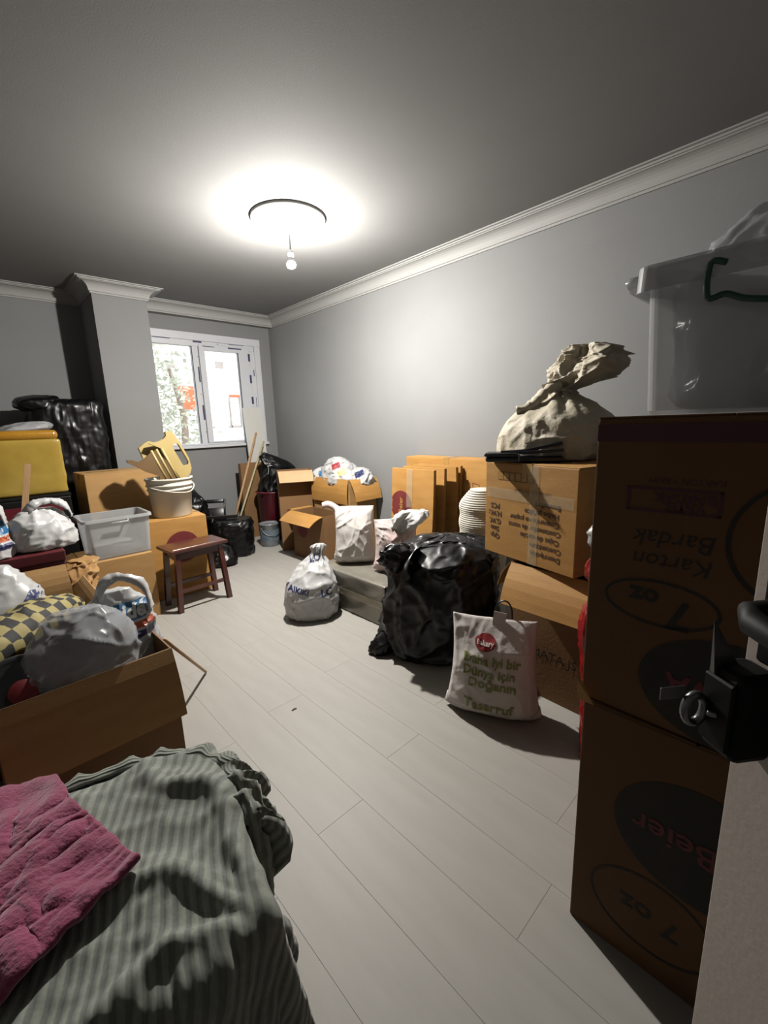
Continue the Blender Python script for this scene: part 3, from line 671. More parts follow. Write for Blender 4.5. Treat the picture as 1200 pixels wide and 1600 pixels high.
bag('corner', [(0, .03, .03, -.33, -.1), (.008, .06, .055, -.34, -.1), (.05, .06, .06, -.33, -.1), (.12, .03, .04, -.29, -.08)], 'blackbag', bb, 9, 40, 24, amp=.012, freq=12)

# white lettered bag leaning against the black one
LB0, LB1 = PZ(690, 1116), PZ(846, 1147)
ang = math.atan2(LB1.y-LB0.y, LB1.x-LB0.x)
mid = (LB0+LB1)/2; nrm = Vector((-math.sin(ang), math.cos(ang), 0))
pb = thing('lettered_bag', 'white paper-like bag with green lettering and a red oval logo', 'bag', mid+nrm*.08, ang)
pw_ = pillow('body', (LB1-LB0).length*1.02, (LB1-LB0).length*.86, .44, .19, 'fabricbag', pb, 4, 56, amp=.008, freq=8, lean=.10, ears=.02)
fo = Vector((0, -.6, 0)); U_, V_ = (1, 0, 0), (0, 0, 1)
wrap(disc_bm(.045, .033), 'logo', 'redprint', pw_, pb, fo+Vector((-.03, 0, .355)), U_, V_, .003, 0, .006)
wrap(text_mesh('Bakery', .026, .0006), 'logo_text', 'whiteprint', pw_, pb, fo+Vector((-.03, 0, .355)), U_, V_, .008, R(-4), .005)
for s, z_, x_, sz in (('Daha iyi bir', .285, .0, .052), ('Dünya için', .235, -.01, .052), ('Doğanın', .185, .005, .058), ('Tasarruf', .085, -.01, .062)):
    wrap(text_mesh(s, sz, .0012), 'lettering', 'green', pw_, pb, fo+Vector((x_, 0, z_)), U_, V_, .004, R(-3), .005)
V, Fc = ribbon([(.02, .02, .40), (.022, .03, .44), (.026, .035, .475)], .055, .002, (1, 0, 0)); mk('tag', V, Fc, 'fabricbag', pb)
V, Fc = tube(smoothpts([(.0, .05, .44), (.01, .06, .50), (.045, .06, .52), (.07, .06, .49), (.075, .05, .43)], 5), .004, 8); mk('handle', V, Fc, 'blackpl', pb, True)

# silver wrapped box and what sits on it
sv = thing('silver_box', 'silver plastic-wrapped low box under the pale cloth bags', 'box', (2.005, 2.27, 0))
bm = bmesh.new(); bm_box(bm, -.235, .235, -.37, .37, 0, .285, .012, seg=3); bmesh.ops.subdivide_edges(bm, edges=[e for e in bm.edges if e.calc_length() > .1], cuts=14, use_grid_fill=True)
for v in bm.verts:
    if v.co.z > .02: v.co += Vector((-1 if v.co.x < 0 else 1, 0, .4))*.006*crease(v.co.x, v.co.y*.6, v.co.z, 2, 6)
from_bm('wrap', bm, 'silver', sv, True)
V, Fc = ribbon([(-.243, -.37, .15), (-.246, 0, .15), (-.243, .37, .15)], .05, .001, (0, 0, 1)); mk('tape', V, Fc, 'cleartape', sv)
for s in (-1, 1): box('edge_strip', -.242, -.236, min(s*.35, s*.372), max(s*.35, s*.372), .006, .285, 'silver', sv, .001)

wf = thing('cloth_bag', 'white cotton bag slumped on the silver box in front of small carton', 'bag', (1.98, 2.44, .288), R(-45))
b1 = pillow('body', .33, .30, .42, .20, 'fabricbag', wf, 7, 64, amp=.010, freq=6, lean=.12)
V, Fc = ribbon([(-.12, .04, .40), (-.17, .07, .425), (-.21, .1, .43), (-.25, .12, .415)], .05, .004, (0, .5, 1)); mk('strap', V, Fc, 'pinkfab', wf, True)
wrap(rect_bm(.09, .12, 6, 6), 'faded_print', mat('faded_green_print', '#b6bca6', '#ccccbe', 30, .9), b1, wf, Vector((-.09, -.5, .10)), (1, 0, 0), (0, 0, 1), .002) if False else None
pf = thing('cloth_bag', 'pinkish cotton bag with a crumpled open top behind the black rubbish bag', 'bag', (2.06, 2.08, .288), R(-40))
pillow('body', .34, .30, .36, .17, 'pinkfab', pf, 12, 64, amp=.012, freq=7, lean=.1)
bag('open_top', [(.28, .05, .05, .04, .0), (.32, .09, .06, .07, .01), (.37, .11, .07, .11, .01), (.41, .09, .05, .14, .02), (.415, .07, .035, .14, .02)], 'whitebag', pf, 3, 60, 30, amp=.02, freq=10, gather=(.2, 6, .014))
V, Fc = ribbon([(.02, .01, .345), (.08, .03, .37), (.12, .04, .36)], .03, .003, (0, .3, 1)); mk('hem', V, Fc, 'redprint', pf)

# supermarket bag on the floor
lc = thing('carrier_bag', 'tied white carrier bag with navy letters on the floor', 'bag', (1.585, 2.46, 0), R(-33))
lcm = bag('film', [(0, .11, .10, 0, 0), (.015, .165, .15, 0, 0), (.10, .182, .165, 0, 0), (.22, .17, .155, 0, 0), (.32, .12, .11, .02, .03), (.39, .055, .055, .05, .05), (.43, .03, .03, .06, .055), (.47, .04, .03, .07, .06), (.49, .02, .015, .075, .06)], 'whitebag', lc, 21, 120, 90, amp=.012, freq=8, gather=(.5, 8, .008))
wrap(text_mesh('LC', .065, .002), 'printed_letters', 'navy', lcm, lc, Vector((.10, -.5, .20)), (1, 0, 0), (0, 0, 1), .003, 0, .006)
wrap(text_mesh('WAIKIKI', .05, .0015), 'printed_letters', 'navy', lcm, lc, Vector((-.11, -.5, .235)), (1, 0, 0), (0, 0, 1), .003, R(-14), .006)
wrap(text_mesh('LC', .06, .002), 'printed_letters', 'navy', lcm, lc, Vector((.035, -.5, .405)), (1, 0, 0), (0, 0, 1), .003, R(10), .006)

# flattened cartons leaning in a row against the wall
for i, (x0, y0, y1, hz, ln, lab) in enumerate((
        (2.36, 2.06, 2.50, .95, .17, 'outermost flattened carton of the row, with a red round logo and clear tape'),
        (2.47, 2.04, 2.47, .955, .15, 'second flattened carton of the leaning row, right behind the one with the red logo'),
        (2.57, 2.00, 2.44, .96, .13, 'third flattened carton of the leaning row, bent outwards at mid height'),
        (2.64, 2.00, 2.44, .965, .11, 'last flattened carton of the leaning row, closest to the wall'))):
    t = thing('flattened_carton', lab, 'cardboard', (x0, (y0+y1)/2, .0), 0, 'flattened cartons leaning on the wall')
    b = (y1-y0)/2; V = []; Fc = []; ns = 12; th = .034
    for k in range(ns+1):
        q = k/ns; xo = ln*q*.6 + .015*math.sin(math.pi*q)*(1 if i != 2 else 2.4)
        for yy in (-b, b):
            for s in (0, 1): V.append((xo+s*th*(.7+.3*math.sin(math.pi*q)), yy+.01*q, .002+hz*q))
    for k in range(ns):
        o4 = k*4; Fc += [(o4, o4+4, o4+6, o4+2), (o4+1, o4+3, o4+7, o4+5), (o4, o4+1, o4+5, o4+4), (o4+2, o4+6, o4+7, o4+3)]
    Fc += [(0, 2, 3, 1), (ns*4, ns*4+1, ns*4+3, ns*4+2)]
    bm = bmesh.new(); vv = [bm.verts.new(v) for v in V]; [bm.faces.new([vv[k] for k in f]) for f in Fc]
    pan = from_bm('panel', bm, 'card2', t)
    V = [(x+(.010 if s == 0 else -.010), -b-.0015, z) for k in range(ns+1) for s in (0, 1) for (x, y, z) in [V[k*4+s]]]
    mk('edge_gap', V, [(2*k, 2*k+1, 2*k+3, 2*k+2) for k in range(ns)], 'cardedge', t)
    if i == 0:
        wrap(disc_bm(.115, .115), 'logo', 'burg', pan, t, Vector((-.5, .12, .66)), (0, -1, 0), (0, 0, 1), .002)
        wrap(text_mesh('Beier', .06, .001), 'logo_text', 'card2', pan, t, Vector((-.5, .12, .66)), (0, -1, 0), (0, 0, 1), .0035, R(90))
        wrap(rect_bm(.06, .30, 2, 10), 'clear_tape', 'cleartape', pan, t, Vector((-.5, .03, .80)), (0, -1, 0), (0, 0, 1), .004)
wc = carton('wide_carton', 'wide closed tan carton standing against the wall behind flattened cartons', 2.745, 2.912, 1.74, 2.62, 0, 1.02, 0, 'card2', closed=True)
pr_(disc_bm(.04, .055, 4, inner=.006), 'printed_mark', wc, (.0835, .44), '-x', .29, .80, 'burg', R(45))

# open cartons near the far corner
ca = carton('bag_carton', 'open tan carton heaped with white plastic bags against the wall', 2.56, 2.905, 3.20, 3.80, 0, .79, 0, 'card', 'card2', flaps={'-x': (176, .24), '-y': (158, .22)})
cb = carton('small_open_carton', 'small open carton with a red print behind the white cotton bag', 2.28, 2.54, 3.26, 3.80, 0, .47, 0, 'card3', 'card2', flaps={'-x': (118, .17), '+y': (100, .12)})
place(disc_bm(.09, .09), 'printed_logo', 'burg', cb, (-.13, .10, .30), (0, -1, 0), (0, 0, 1))
D0 = PY(433, 736, 4.02); D1_ = PY(482, 741, 4.02)
fa = R(-27); fex = Vector((math.cos(fa), math.sin(fa))); fey = Vector((-fex.y, fex.x)); fcn = Vector((D0.x, D0.y))+fex*.18+fey*.12
cdd = carton('far_carton', 'tall open carton with a pale front flap beside the maroon tub', fcn.x-.18, fcn.x+.18, fcn.y-.12, fcn.y+.12, 0, D0.z-.01, fa, 'card3', 'cardin', flaps={'-y': (128, .17)})
# heap of bags in the carton
hb = 'white plastic bags heaped in the wall carton'
for i, (x, y, z, rx, ry, h, lab, prn) in enumerate((
        (2.70, 3.55, .77, .14, .19, .27, 'white plastic bag with a red print on top of the heap', 'redprint'),
        (2.66, 3.42, .76, .11, .15, .20, 'white plastic bag with a yellow print in the heaped carton', 'yelprint'),
        (2.77, 3.28, .76, .12, .13, .18, 'white plastic bag with navy letters at the front of the heaped carton', 'navy'),
        (2.68, 3.76, .76, .12, .12, .17, 'white plastic bag with a blue print at the back of the heaped carton', 'blue'),
        (2.79, 3.50, .76, .10, .17, .22, 'plain white plastic bag against the wall in the heaped carton', None))):
    t = thing('plastic_bag', lab, 'bag', (x, y, z-.05), 0, hb)
    bo = bag('film', [(0, rx*.7, ry*.7, 0, 0), (.02, rx, ry, 0, 0), (h*.55, rx*.95, ry*.95, 0, 0), (h*.85, rx*.6, ry*.6, .01, .01), (h, rx*.2, ry*.2, .01, .01)], 'whitebag', t, 31+i*3, 60, 36, amp=.02, freq=11, lump=.02)
    if prn: wrap(rect_bm(.09, .05, 8, 5), 'print', prn, bo, t, Vector((-.4, -.4, h*.70)), (.7, -.7, 0), (0, 0, 1), .004, R(20))

# maroon tub, black plastic sheet, paint tin, sticks, board
tub = thing('tub', 'tall maroon plastic tub in the far corner', 'tub', (2.52, 4.605, 0))
V, Fc = lathe([(.0, .0), (.15, .0), (.155, .01), (.175, .55), (.184, .555), (.186, .575), (.178, .58), (.170, .565), (.147, .02), (0, .02)], 40); mk('body', V, Fc, 'maroon', tub, True)
mk('rim', *tube([(.184*math.cos(a), .184*math.sin(a), .57) for a in [2*math.pi*i/40 for i in range(40)]], .009, 8, closed=True), 'maroon', tub, True)
sh = thing('black_sheet', 'folded black plastic sheet stuffed in the maroon tub', 'sheet', (2.52, 4.595, .03))
bag('film', [(0, .08, .08, 0, 0), (.1, .12, .11, 0, 0), (.45, .145, .13, 0, 0), (.60, .18, .12, .03, 0), (.74, .21, .10, .09, -.02), (.84, .18, .07, .09, -.02), (.95, .08, .04, -.03, .0), (1.0, .01, .012, -.08, .0)], 'blackbag', sh, 14, 70, 50, amp=.02, freq=6, sq=2.8)
pt = thing('paint_tin', 'dusty grey paint tin on the floor beside the maroon tub', 'tin', (2.31, 4.36, 0))
V, Fc = lathe([(0, 0), (.10, 0), (.105, .008), (.105, .24), (.11, .245), (.11, .255), (.098, .256), (.095, .245), (0, .245)], 36); mk('body', V, Fc, 'paint', pt, True)
V, Fc = lathe([(.1055, .06), (.1065, .07), (.1065, .18), (.1055, .19)], 36); mk('label_band', V, Fc, mat('blue_grey_label', '#5d6b78', '#78848c', 14, .5), pt, True)
mk('handle', *tube(smoothpts([(-.108, 0, .22), (-.09, -.07, .15), (0, -.118, .12), (.09, -.07, .15), (.108, 0, .22)], 5), .003, 6), 'steel', pt, True)
bxs = carton('corner_carton', 'brown carton behind the wooden sticks under the window', 2.26, 2.54, 4.83, 4.895, 0, .90, 0, 'card3', 'card3', closed=True, tape=False)
bd = thing('white_board', 'narrow white board leaning in the corner of the window', 'board', (2.60, 5.0, 0))
V = [(-.12, -.10, .0), (.12, -.10, .0), (.12, -.085, .0), (-.12, -.085, .0)]; V += [(x-.01, y+.045+.05, 1.545) for x, y, z in V]
M_b = mk('panel', V, [(3, 2, 1, 0), (4, 5, 6, 7), (0, 1, 5, 4), (1, 2, 6, 5), (2, 3, 7, 6), (3, 0, 4, 7)], 'white', bd)
bd.location = (2.57, 5.0, 0); bd.rotation_euler = (0, 0, 0)
def stick(name, label, a, b, r, material, cat='stick', flat=None):
    a, b = Vector(a), Vector(b); t = thing(name, label, cat, a)
    V, Fc = tube([Vector((0, 0, 0)), (b-a)*.5, b-a], [r, r*1.04, r], 10); mk('shaft', V, Fc, material, t, True)
    e = (b-a).normalized()
    V, Fc = tube([(b-a)-e*.004, (b-a)+e*.008], [r*1.02, r*.7], 10); mk('end', V, Fc, material, t, True)
    return t
s0 = PY(366, 815, 4.66); s0.z = max(s0.z, .0)
s1 = PY(400, 677, 4.80)
dirv = s1-s0; s0 = s0 - dirv*(s0.z/dirv.z)*.98
stick('broom_handle', 'brown wooden broom handle leaning against the white board', s0, s1, .013, 'wood')
s0 = PY(374, 812, 4.64); s1 = PY(412, 690, 4.84); dirv = s1-s0; s0 = s0-dirv*(s0.z/dirv.z)*.98
stick('pale_rod', 'pale green-grey rod leaning beside the brown broom handle', s0, s1, .011, 'woodpale')

# black bags and crate under the window
bg1 = thing('black_bag', 'black plastic shopping bag standing on the floor under the window', 'bag', (1.87, 4.34, 0), R(-25))
bag('film', [(0, .16, .14, 0, 0), (.015, .20, .17, 0, 0), (.15, .205, .18, 0, 0), (.30, .20, .165, .01, 0), (.375, .18, .13, .02, 0), (.38, .14, .09, .02, 0)], 'blackbag', bg1, 41, 80, 50, amp=.014, freq=7, sq=3.2)
bg2 = thing('black_bag', 'slumped black plastic bag on the floor behind the dark stool', 'bag', (1.62, 4.12, 0))
bag('film', [(0, .10, .12, 0, 0), (.015, .15, .16, 0, 0), (.08, .15, .16, 0, 0), (.16, .10, .11, 0, 0), (.2, .03, .04, 0, 0)], 'blackbag', bg2, 43, 60, 36, amp=.02, freq=8)
cr = thing('black_crate', 'black plastic crate with a slotted handle sticking out of black bag', 'crate', (1.78, 4.50, .385), R(-30))
bm = bmesh.new()
for q in ((-.10, -.085, .0, .20), (.085, .10, .0, .20), (-.085, .085, .165, .20), (-.085, .085, 0, .105)): bm_box(bm, q[0], q[1], -.02, .02, q[2], q[3], .006, seg=2)
o = from_bm('handle', bm, 'blackpl', cr, True); o.rotation_euler = (R(-25), 0, 0)
for i in range(3): box('slat', -.12+.01*i, .22, -.07-.05*i, -.055-.05*i, -.0+.01*i, .03+.01*i, 'blackpl', cr, .004, 2)
bg3 = thing('black_bag', 'upright black plastic bag between pail and window wall', 'bag', (1.58, 4.58, 0))
bag('film', [(0, .12, .12, 0, 0), (.02, .15, .15, 0, 0), (.3, .155, .15, 0, 0), (.52, .13, .12, 0, 0), (.60, .08, .07, .03, 0), (.70, .05, .04, -.03, 0), (.74, .02, .02, -.05, 0)], 'blackbag', bg3, 47, 70, 46, amp=.016, freq=7)

# ================================================================== LEFT SIDE
# black wrapped bundle in the far-left corner
bw = thing('black_bundle', 'tall bundle wrapped in shiny black film standing by the pillar', 'bundle', (.665, 4.80, 0))
bm = bmesh.new(); bm_box(bm, -.255, .255, -.24, .24, 0, 1.60, .07, seg=4)
bmesh.ops.subdivide_edges(bm, edges=[e for e in bm.edges if e.calc_length() > .15], cuts=30, use_grid_fill=True)
for v in bm.verts:
    if v.co.z > .03:
        c = v.co; d = .012*crease(c.x*1.6, c.y*1.6, c.z*1.5, 3, 6)+.008*crease(c.x, c.y, c.z*2.2, 8, 9)
        v.co += Vector((c.x, c.y, 0)).normalized()*d
from_bm('film', bm, 'blackbag', bw, True)
bag('folded_top', [(1.50, .10, .14, -.20, -.08), (1.55, .14, .16, -.20, -.08), (1.60, .14, .15, -.18, -.06), (1.63, .08, .1, -.15, -.04)], 'blackbag', bw, 6, 48, 24, amp=.014, freq=9, sq=3.5)
# dark chest carrying the amber package
ch = thing('dark_chest', 'black chest with a maroon front under the amber package', 'chest', (.14, 4.2, 0))
box('body', -.36, .36, -.22, .22, 0, .85, 'blackpl', ch, .008, 2); box('lid', -.365, .365, -.225, .225, .85, .872, 'blackpl', ch, .004); box('front_panel', -.30, .30, -.226, -.22, .60, .80, 'maroon', ch, .001)
for s in (-.1, .1): box('clasp', s-.02, s+.02, -.236, -.226, .80, .845, 'steel', ch, .002)
yp = thing('amber_package', 'amber package wrapped in yellow film with an orange taped top', 'package', (.17, 4.2, .8735))
bm = bmesh.new(); bm_box(bm, -.33, .33, -.18, .18, 0, .40, .02, seg=3); bmesh.ops.subdivide_edges(bm, edges=[e for e in bm.edges if e.calc_length() > .1], cuts=12, use_grid_fill=True)
for v in bm.verts:
    if v.co.z > .01: v.co += Vector((v.co.x, v.co.y, 0)).normalized()*.006*crease(v.co.x, v.co.y, v.co.z, 5, 7)
from_bm('wrap', bm, 'yellow', yp, True)
bm = bmesh.new(); bm_box(bm, -.325, .325, -.175, .175, .395, .465, .03, seg=3); from_bm('taped_top', bm, 'amber', yp, True)
bag('loose_film', [(.46, .12, .12, .12, 0), (.48, .15, .13, .15, 0), (.515, .10, .08, .2, 0), (.53, .04, .04, .24, 0)], 'clearbag', yp, 3, 40, 20, amp=.015, freq=11)
# carton behind the pail
cbk = carton('back_carton', 'brown carton behind the white pail near the pillar', .60, 1.16, 4.02, 4.42, 0, .99, R(2), 'card', closed=True)
# cartons, bin, stool, pail
crl = carton('logo_carton', 'closed tan carton with a burgundy round logo behind the stool', .88, 1.32, 3.52, 3.92, 0, .63, R(-4), 'card2', closed=True)
place(disc_bm(.125, .125), 'printed_logo', 'burg', crl, (.02, -.2, .40), (1, 0, 0), (0, 0, 1)); place(text_mesh('Beier', .07, .001), 'logo_text', 'card2', crl, (.02, -.2, .40), (1, 0, 0), (0, 0, 1), .002)
cbn = carton('bin_carton', 'open brown carton under the small clear bin', .42, .82, 3.27, 3.70, 0, .47, R(0), 'card', 'card', flaps={'-x': (120, .16)}, closed=False)
box('top_flap', -.198, .198, -.213, -.003, .466, .472, 'card', cbn, .001); box('top_flap', -.198, .198, .003, .213, .466, .472, 'card', cbn, .001)
sb2 = thing('small_bin', 'small clear plastic bin on the brown carton beside the pail', 'bin', (.65, 3.46, .473))
bin_mesh('body', .195, .16, .27, .90, .004, sb2); bin_rim(.195, .16, .27, sb2, lip=.012, drop=.014)
for s in (-1, 1): mk('handle', *tube([(s*.05, -.178, .262), (s*.05, -.19, .245), (-s*.05, -.19, .245)] if s > 0 else [(.205, .05, .262), (.22, .05, .25), (.22, -.05, .25), (.205, -.05, .262)], .006, 8), 'clearrim', sb2, True)
bag('contents', [(.010, .13, .10, 0, 0), (.03, .15, .12, 0, 0), (.07, .14, .11, 0, 0), (.085, .08, .06, 0, 0)], 'whitebag', sb2, 9, 40, 20, amp=.02, freq=9)
st = thing('stool', 'low dark-stained wooden stool in front of the logo carton', 'stool', (1.11, 3.31, 0), R(4))
box('seat', -.215, .215, -.135, .135, .445, .468, 'stool', st, .006, 2)
box('seat_groove', -.19, .19, -.11, .11, .4675, .4695, 'stool', st, .001)
for sx in (-1, 1):
    for sy in (-1, 1):
        V = []
        for (zz, o_) in ((0, .0), (.445, -.03)):
            cx, cy = sx*(.19+o_), sy*(.115+o_*.6)
            V += [(cx-.017, cy-.017, zz), (cx+.017, cy-.017, zz), (cx+.017, cy+.017, zz), (cx-.017, cy+.017, zz)]
        mk('leg', V, [(3, 2, 1, 0), (4, 5, 6, 7), (0, 1, 5, 4), (1, 2, 6, 5), (2, 3, 7, 6), (3, 0, 4, 7)], 'stool', st)
for sy in (-1, 1): box('apron', -.155, .155, sy*.10-.008, sy*.10+.008, .39, .445, 'stool', st); box('stretcher', -.17, .17, sy*.106-.009, sy*.106+.009, .14, .165, 'stool', st)
for sx in (-1, 1): box('apron', sx*.162-.008, sx*.162+.008, -.095, .095, .39, .445, 'stool', st)
pl_ = thing('pail', 'white plastic pail with a wire handle on the logo carton', 'pail', (1.12, 3.70, .632))
V, Fc = lathe([(0, 0), (.138, 0), (.142, .006), (.158, .21), (.166, .212), (.166, .222), (.16, .225), (.162, .245), (.172, .247), (.172, .257), (.165, .26), (.167, .29), (.176, .292), (.176, .305), (.166, .307), (.160, .30), (.138, .01), (0, .01)], 48); mk('body', V, Fc, 'pail', pl_, True)
V, Fc = tube(smoothpts([(-.172, -.02, .255), (-.14, -.12, .235), (-.03, -.182, .205), (.09, -.165, .195), (.165, -.07, .225), (.175, -.01, .25)], 6), .0045, 8); mk('handle', V, Fc, 'pail', pl_, True)
# tan moulded plastic piece stuck in the pail: two ribbed panels with grip holes
tn = thing('plastic_organizer', 'tan moulded plastic piece with a grip slot stuck in the white pail', 'plastic part', (1.12, 3.70, .80))
def slotted(name, outline, slot, th, material, parent, mtx):
    bm = bmesh.new()
    o_ = [bm.verts.new((x, y, 0)) for x, y in outline]; es = [bm.edges.new((o_[i], o_[(i+1) % len(o_)])) for i in range(len(o_))]
    if slot:
        s_ = [bm.verts.new((x, y, 0)) for x, y in slot]; es += [bm.edges.new((s_[i], s_[(i+1) % len(s_)])) for i in range(len(s_))]
    r = bmesh.ops.triangle_fill(bm, edges=es, use_beauty=True)
    ex = bmesh.ops.extrude_face_region(bm, geom=bm.faces[:])
    bmesh.ops.translate(bm, verts=[v for v in ex['geom'] if isinstance(v, bmesh.types.BMVert)], vec=(0, 0, th))
    bmesh.ops.transform(bm, matrix=mtx, verts=bm.verts[:])
    return from_bm(name, bm, material, parent)
def stadium(cx, cy, l, r, ang, n=8):
    P = []
    for s in (1, -1):
        for i in range(n+1):
            a = R(-90+180*i/n)+(0 if s > 0 else math.pi); P.append((s*l/2+r*math.cos(a), r*math.sin(a)))
    c, s = math.cos(ang), math.sin(ang); return [(cx+c*x-s*y, cy+s*x+c*y) for x, y in P]
def slab(name, pts, y0, th, material, hole=None, lean=.0):
    L_ = [PY(a, b, y0) for a, b in pts]; H_ = [PY(a, b, y0) for a, b in hole] if hole else None
    mt = Matrix.Translation((-1.12, y0-3.70, -.80)) @ Matrix.Rotation(R(90), 4, 'X')
    return slotted(name, [(p.x, p.z) for p in L_], [(p.x, p.z) for p in H_] if H_ else None, th, material, tn, mt)
def px_stadium(a, b, r, n=6):
    a = Vector(a); b = Vector(b); d = (b-a).normalized(); q = Vector((-d.y, d.x)); P = []
    for c, sg in ((b, 1), (a, -1)):
        for i in range(n+1):
            t_ = R(-90+180*i/n); P.append(tuple(c+sg*(d*math.cos(t_)+q*math.sin(t_))*r))
    return P
slab('grip_panel', [(264, 673), (270, 679), (276, 688), (285, 702), (293, 716), (297, 731), (295, 739), (290, 745), (288, 770), (262, 770), (268, 735), (258, 715), (248, 700), (238, 696), (230, 693), (245, 690), (253, 686), (257, 681), (256, 675)], 3.64, .035, 'tan', px_stadium((273, 698), (287, 722), 5.2))
slab('side_panel', [(197, 719), (205, 719), (216, 722), (226, 716), (233, 708), (242, 704), (262, 722), (280, 745), (276, 770), (250, 770), (248, 744), (227, 737), (212, 729), (198, 723)], 3.60, .02, 'tandk')
slab('back_panel', [(215, 700), (222, 694), (231, 689), (240, 692), (252, 702), (262, 722), (240, 722), (222, 716)], 3.70, .03, 'tan')
for i in range(3):
    a = PY(236+8*i, 704-2*i, 3.585)-Vector((1.12, 3.70, .80)); b = PY(262+9*i, 752, 3.585)-Vector((1.12, 3.70, .80))
    V, Fc = tube([a, b], .010, 8); mk('rib', V, Fc, 'tan', tn, True)

# dark red box with carrier bags
dr = thing('red_box', 'dark red lidded storage box carrying white carrier bags', 'box', (-.02, 3.02, 0))
box('body', -.30, .30, -.20, .22, 0, .64, 'darkred', dr, .006, 2); box('lid', -.306, .306, -.206, .226, .64, .695, 'darkred', dr, .006, 2)
def carrier(name, label, loc, rz, rx, ry, h, seed, loopdir, material='whitebag', handle=True, group=None):
    t = thing(name, label, 'bag', loc, rz, group)
    b = bag('film', [(0, rx*.7, ry*.7, 0, 0), (.015, rx, ry, 0, 0), (h*.35, rx*1.04, ry*1.03, 0, 0), (h*.65, rx*.95, ry*.85, 0, 0), (h*.85, rx*.7, ry*.5, 0, 0), (h, rx*.45, ry*.2, 0, 0)], material, t, seed, 84, 50, amp=.014, freq=9, lump=.02)
    if handle:
        V, Fc = ribbon([(-rx*.5, -.02, h*.85), (-rx*.2, -.03, h*1.12), (rx*.35, -.03, h*1.16), (rx*.8, -.03, h*1.0), (rx*.95, -.03, h*.7)], .05, .006, (0, .6, 1), 12, lambda q: .6+.5*abs(q-.5)*2); mk('handle', [v+Vector((.5, .6, .6))*.008*crease(v.x, v.y, v.z, seed, 16) for v in V], Fc, material, t, True)
    return t, b
t1, b1 = carrier('carrier_bag', 'white carrier bag with a looped handle on the dark red box', (.22, 2.98, .6965), R(10), .145, .11, .215, 51, 1)
t2, b2 = carrier('carrier_bag', 'white carrier bag with blue and orange label on the dark red box', (-.03, 2.92, .6965), 0, .11, .09, .24, 57, 1, handle=True)
def label_bands(t, b, x, z, wdt, sc=1, txt=True):
    o_ = Vector((x, -.6, z))
    wrap(rect_bm(wdt, .07*sc, 10, 6), 'label_blue', 'blue', b, t, o_+Vector((0, 0, .06*sc)), (1, 0, 0), (0, 0, 1), .003)
    wrap(rect_bm(wdt, .028*sc, 10, 4), 'label_orange', 'orange', b, t, o_+Vector((0, 0, -.0*sc)), (1, 0, 0), (0, 0, 1), .003)
    wrap(rect_bm(wdt, .032*sc, 10, 4), 'label_navy', 'navy', b, t, o_+Vector((0, 0, -.04*sc)), (1, 0, 0), (0, 0, 1), .003)
    if txt: wrap(text_mesh('idé', .075*sc, .0025), 'label_text', 'whiteprint', b, t, o_+Vector((0, 0, .058*sc)), (1, 0, 0), (0, 0, 1), .0055, 0, .006)
label_bands(t2, b2, .04, .10, .16, .9, False)
a = PY(42, 782, 3.2); b = PY(60, 722, 3.35)
a0 = Vector((.12, 3.32, .70)); 
t = thing('wood_offcut', 'short pale wooden slat standing up behind the looped carrier bag', 'stick', (a.x-.06, 3.16, .697))
V, Fc = ribbon([(0, 0, 0), (b.x-a.x, .06, b.z-.697)], .03, .008, (1, 0, 0), 2); mk('slat', V, Fc, 'wood', t)
bxm = t
# crumpled brown paper between bin and boxes
pp = thing('paper_bag', 'crumpled brown paper bag beside the small clear bin', 'bag', (.365, 3.12, 0))
bag('paper', [(0, .05, .08, 0, 0), (.02, .06, .10, 0, 0), (.3, .06, .10, 0, 0), (.44, .05, .09, 0, 0), (.50, .06, .08, .01, .04), (.535, .05, .06, .03, .06), (.54, .02, .03, .03, .06)], 'card', pp, 61, 80, 70, amp=.03, freq=11, sq=3.2)

# middle-left: dark carton with bags
mc = carton('dim_carton', 'open brown carton holding the checkered pouch behind the front carton', -.52, .27, 2.08, 2.62, 0, .50, R(0), 'carddk', 'card', flaps={'+x': (30, .10), '+y': (20, .16)})
wl, wlb = carrier('carrier_bag', 'plump white carrier bag with a navy corner print over the dim carton', (-.06, 2.42, .36), R(-8), .20, .16, .40, 67, 1, handle=False)
wrap(rect_bm(.05, .05, 5, 5), 'print', 'navy', wlb, wl, Vector((.17, -.6, .26)), (1, 0, 0), (0, 0, 1), .003, R(-30))
# checkered pouch
ck = thing('checkered_pouch', 'black and cream checkered cloth pouch between the white bags', 'pouch', (.03, 2.13, .47), R(48))
nU, nV = 40, 24; V = []; Fc = []; UV = []
for j in range(nV+1):
    for i in range(nU+1):
        u = i/nU; v = j/nV; th = math.pi*(v*1.1-.05)
        rr = .085*(math.sin(math.pi*(.08+.84*u))**.5)
        x = (u-.5)*.62; y = -rr*1.25*math.cos(th); z = .05+rr*math.sin(th)*1.05+.03*math.sin(3*u)+.01*crease(x, y, 0, 5, 9)
        V.append((x, y, max(z, .002))); UV.append((u*15, v*6.5))
for j in range(nV):
    for i in range(nU): a = j*(nU+1)+i; Fc.append((a, a+1, a+nU+2, a+nU+1))
o = mk('cloth', V, Fc, 'checker', ck, True, UV); md = o.modifiers.new('thickness', 'SOLIDIFY'); md.thickness = .006
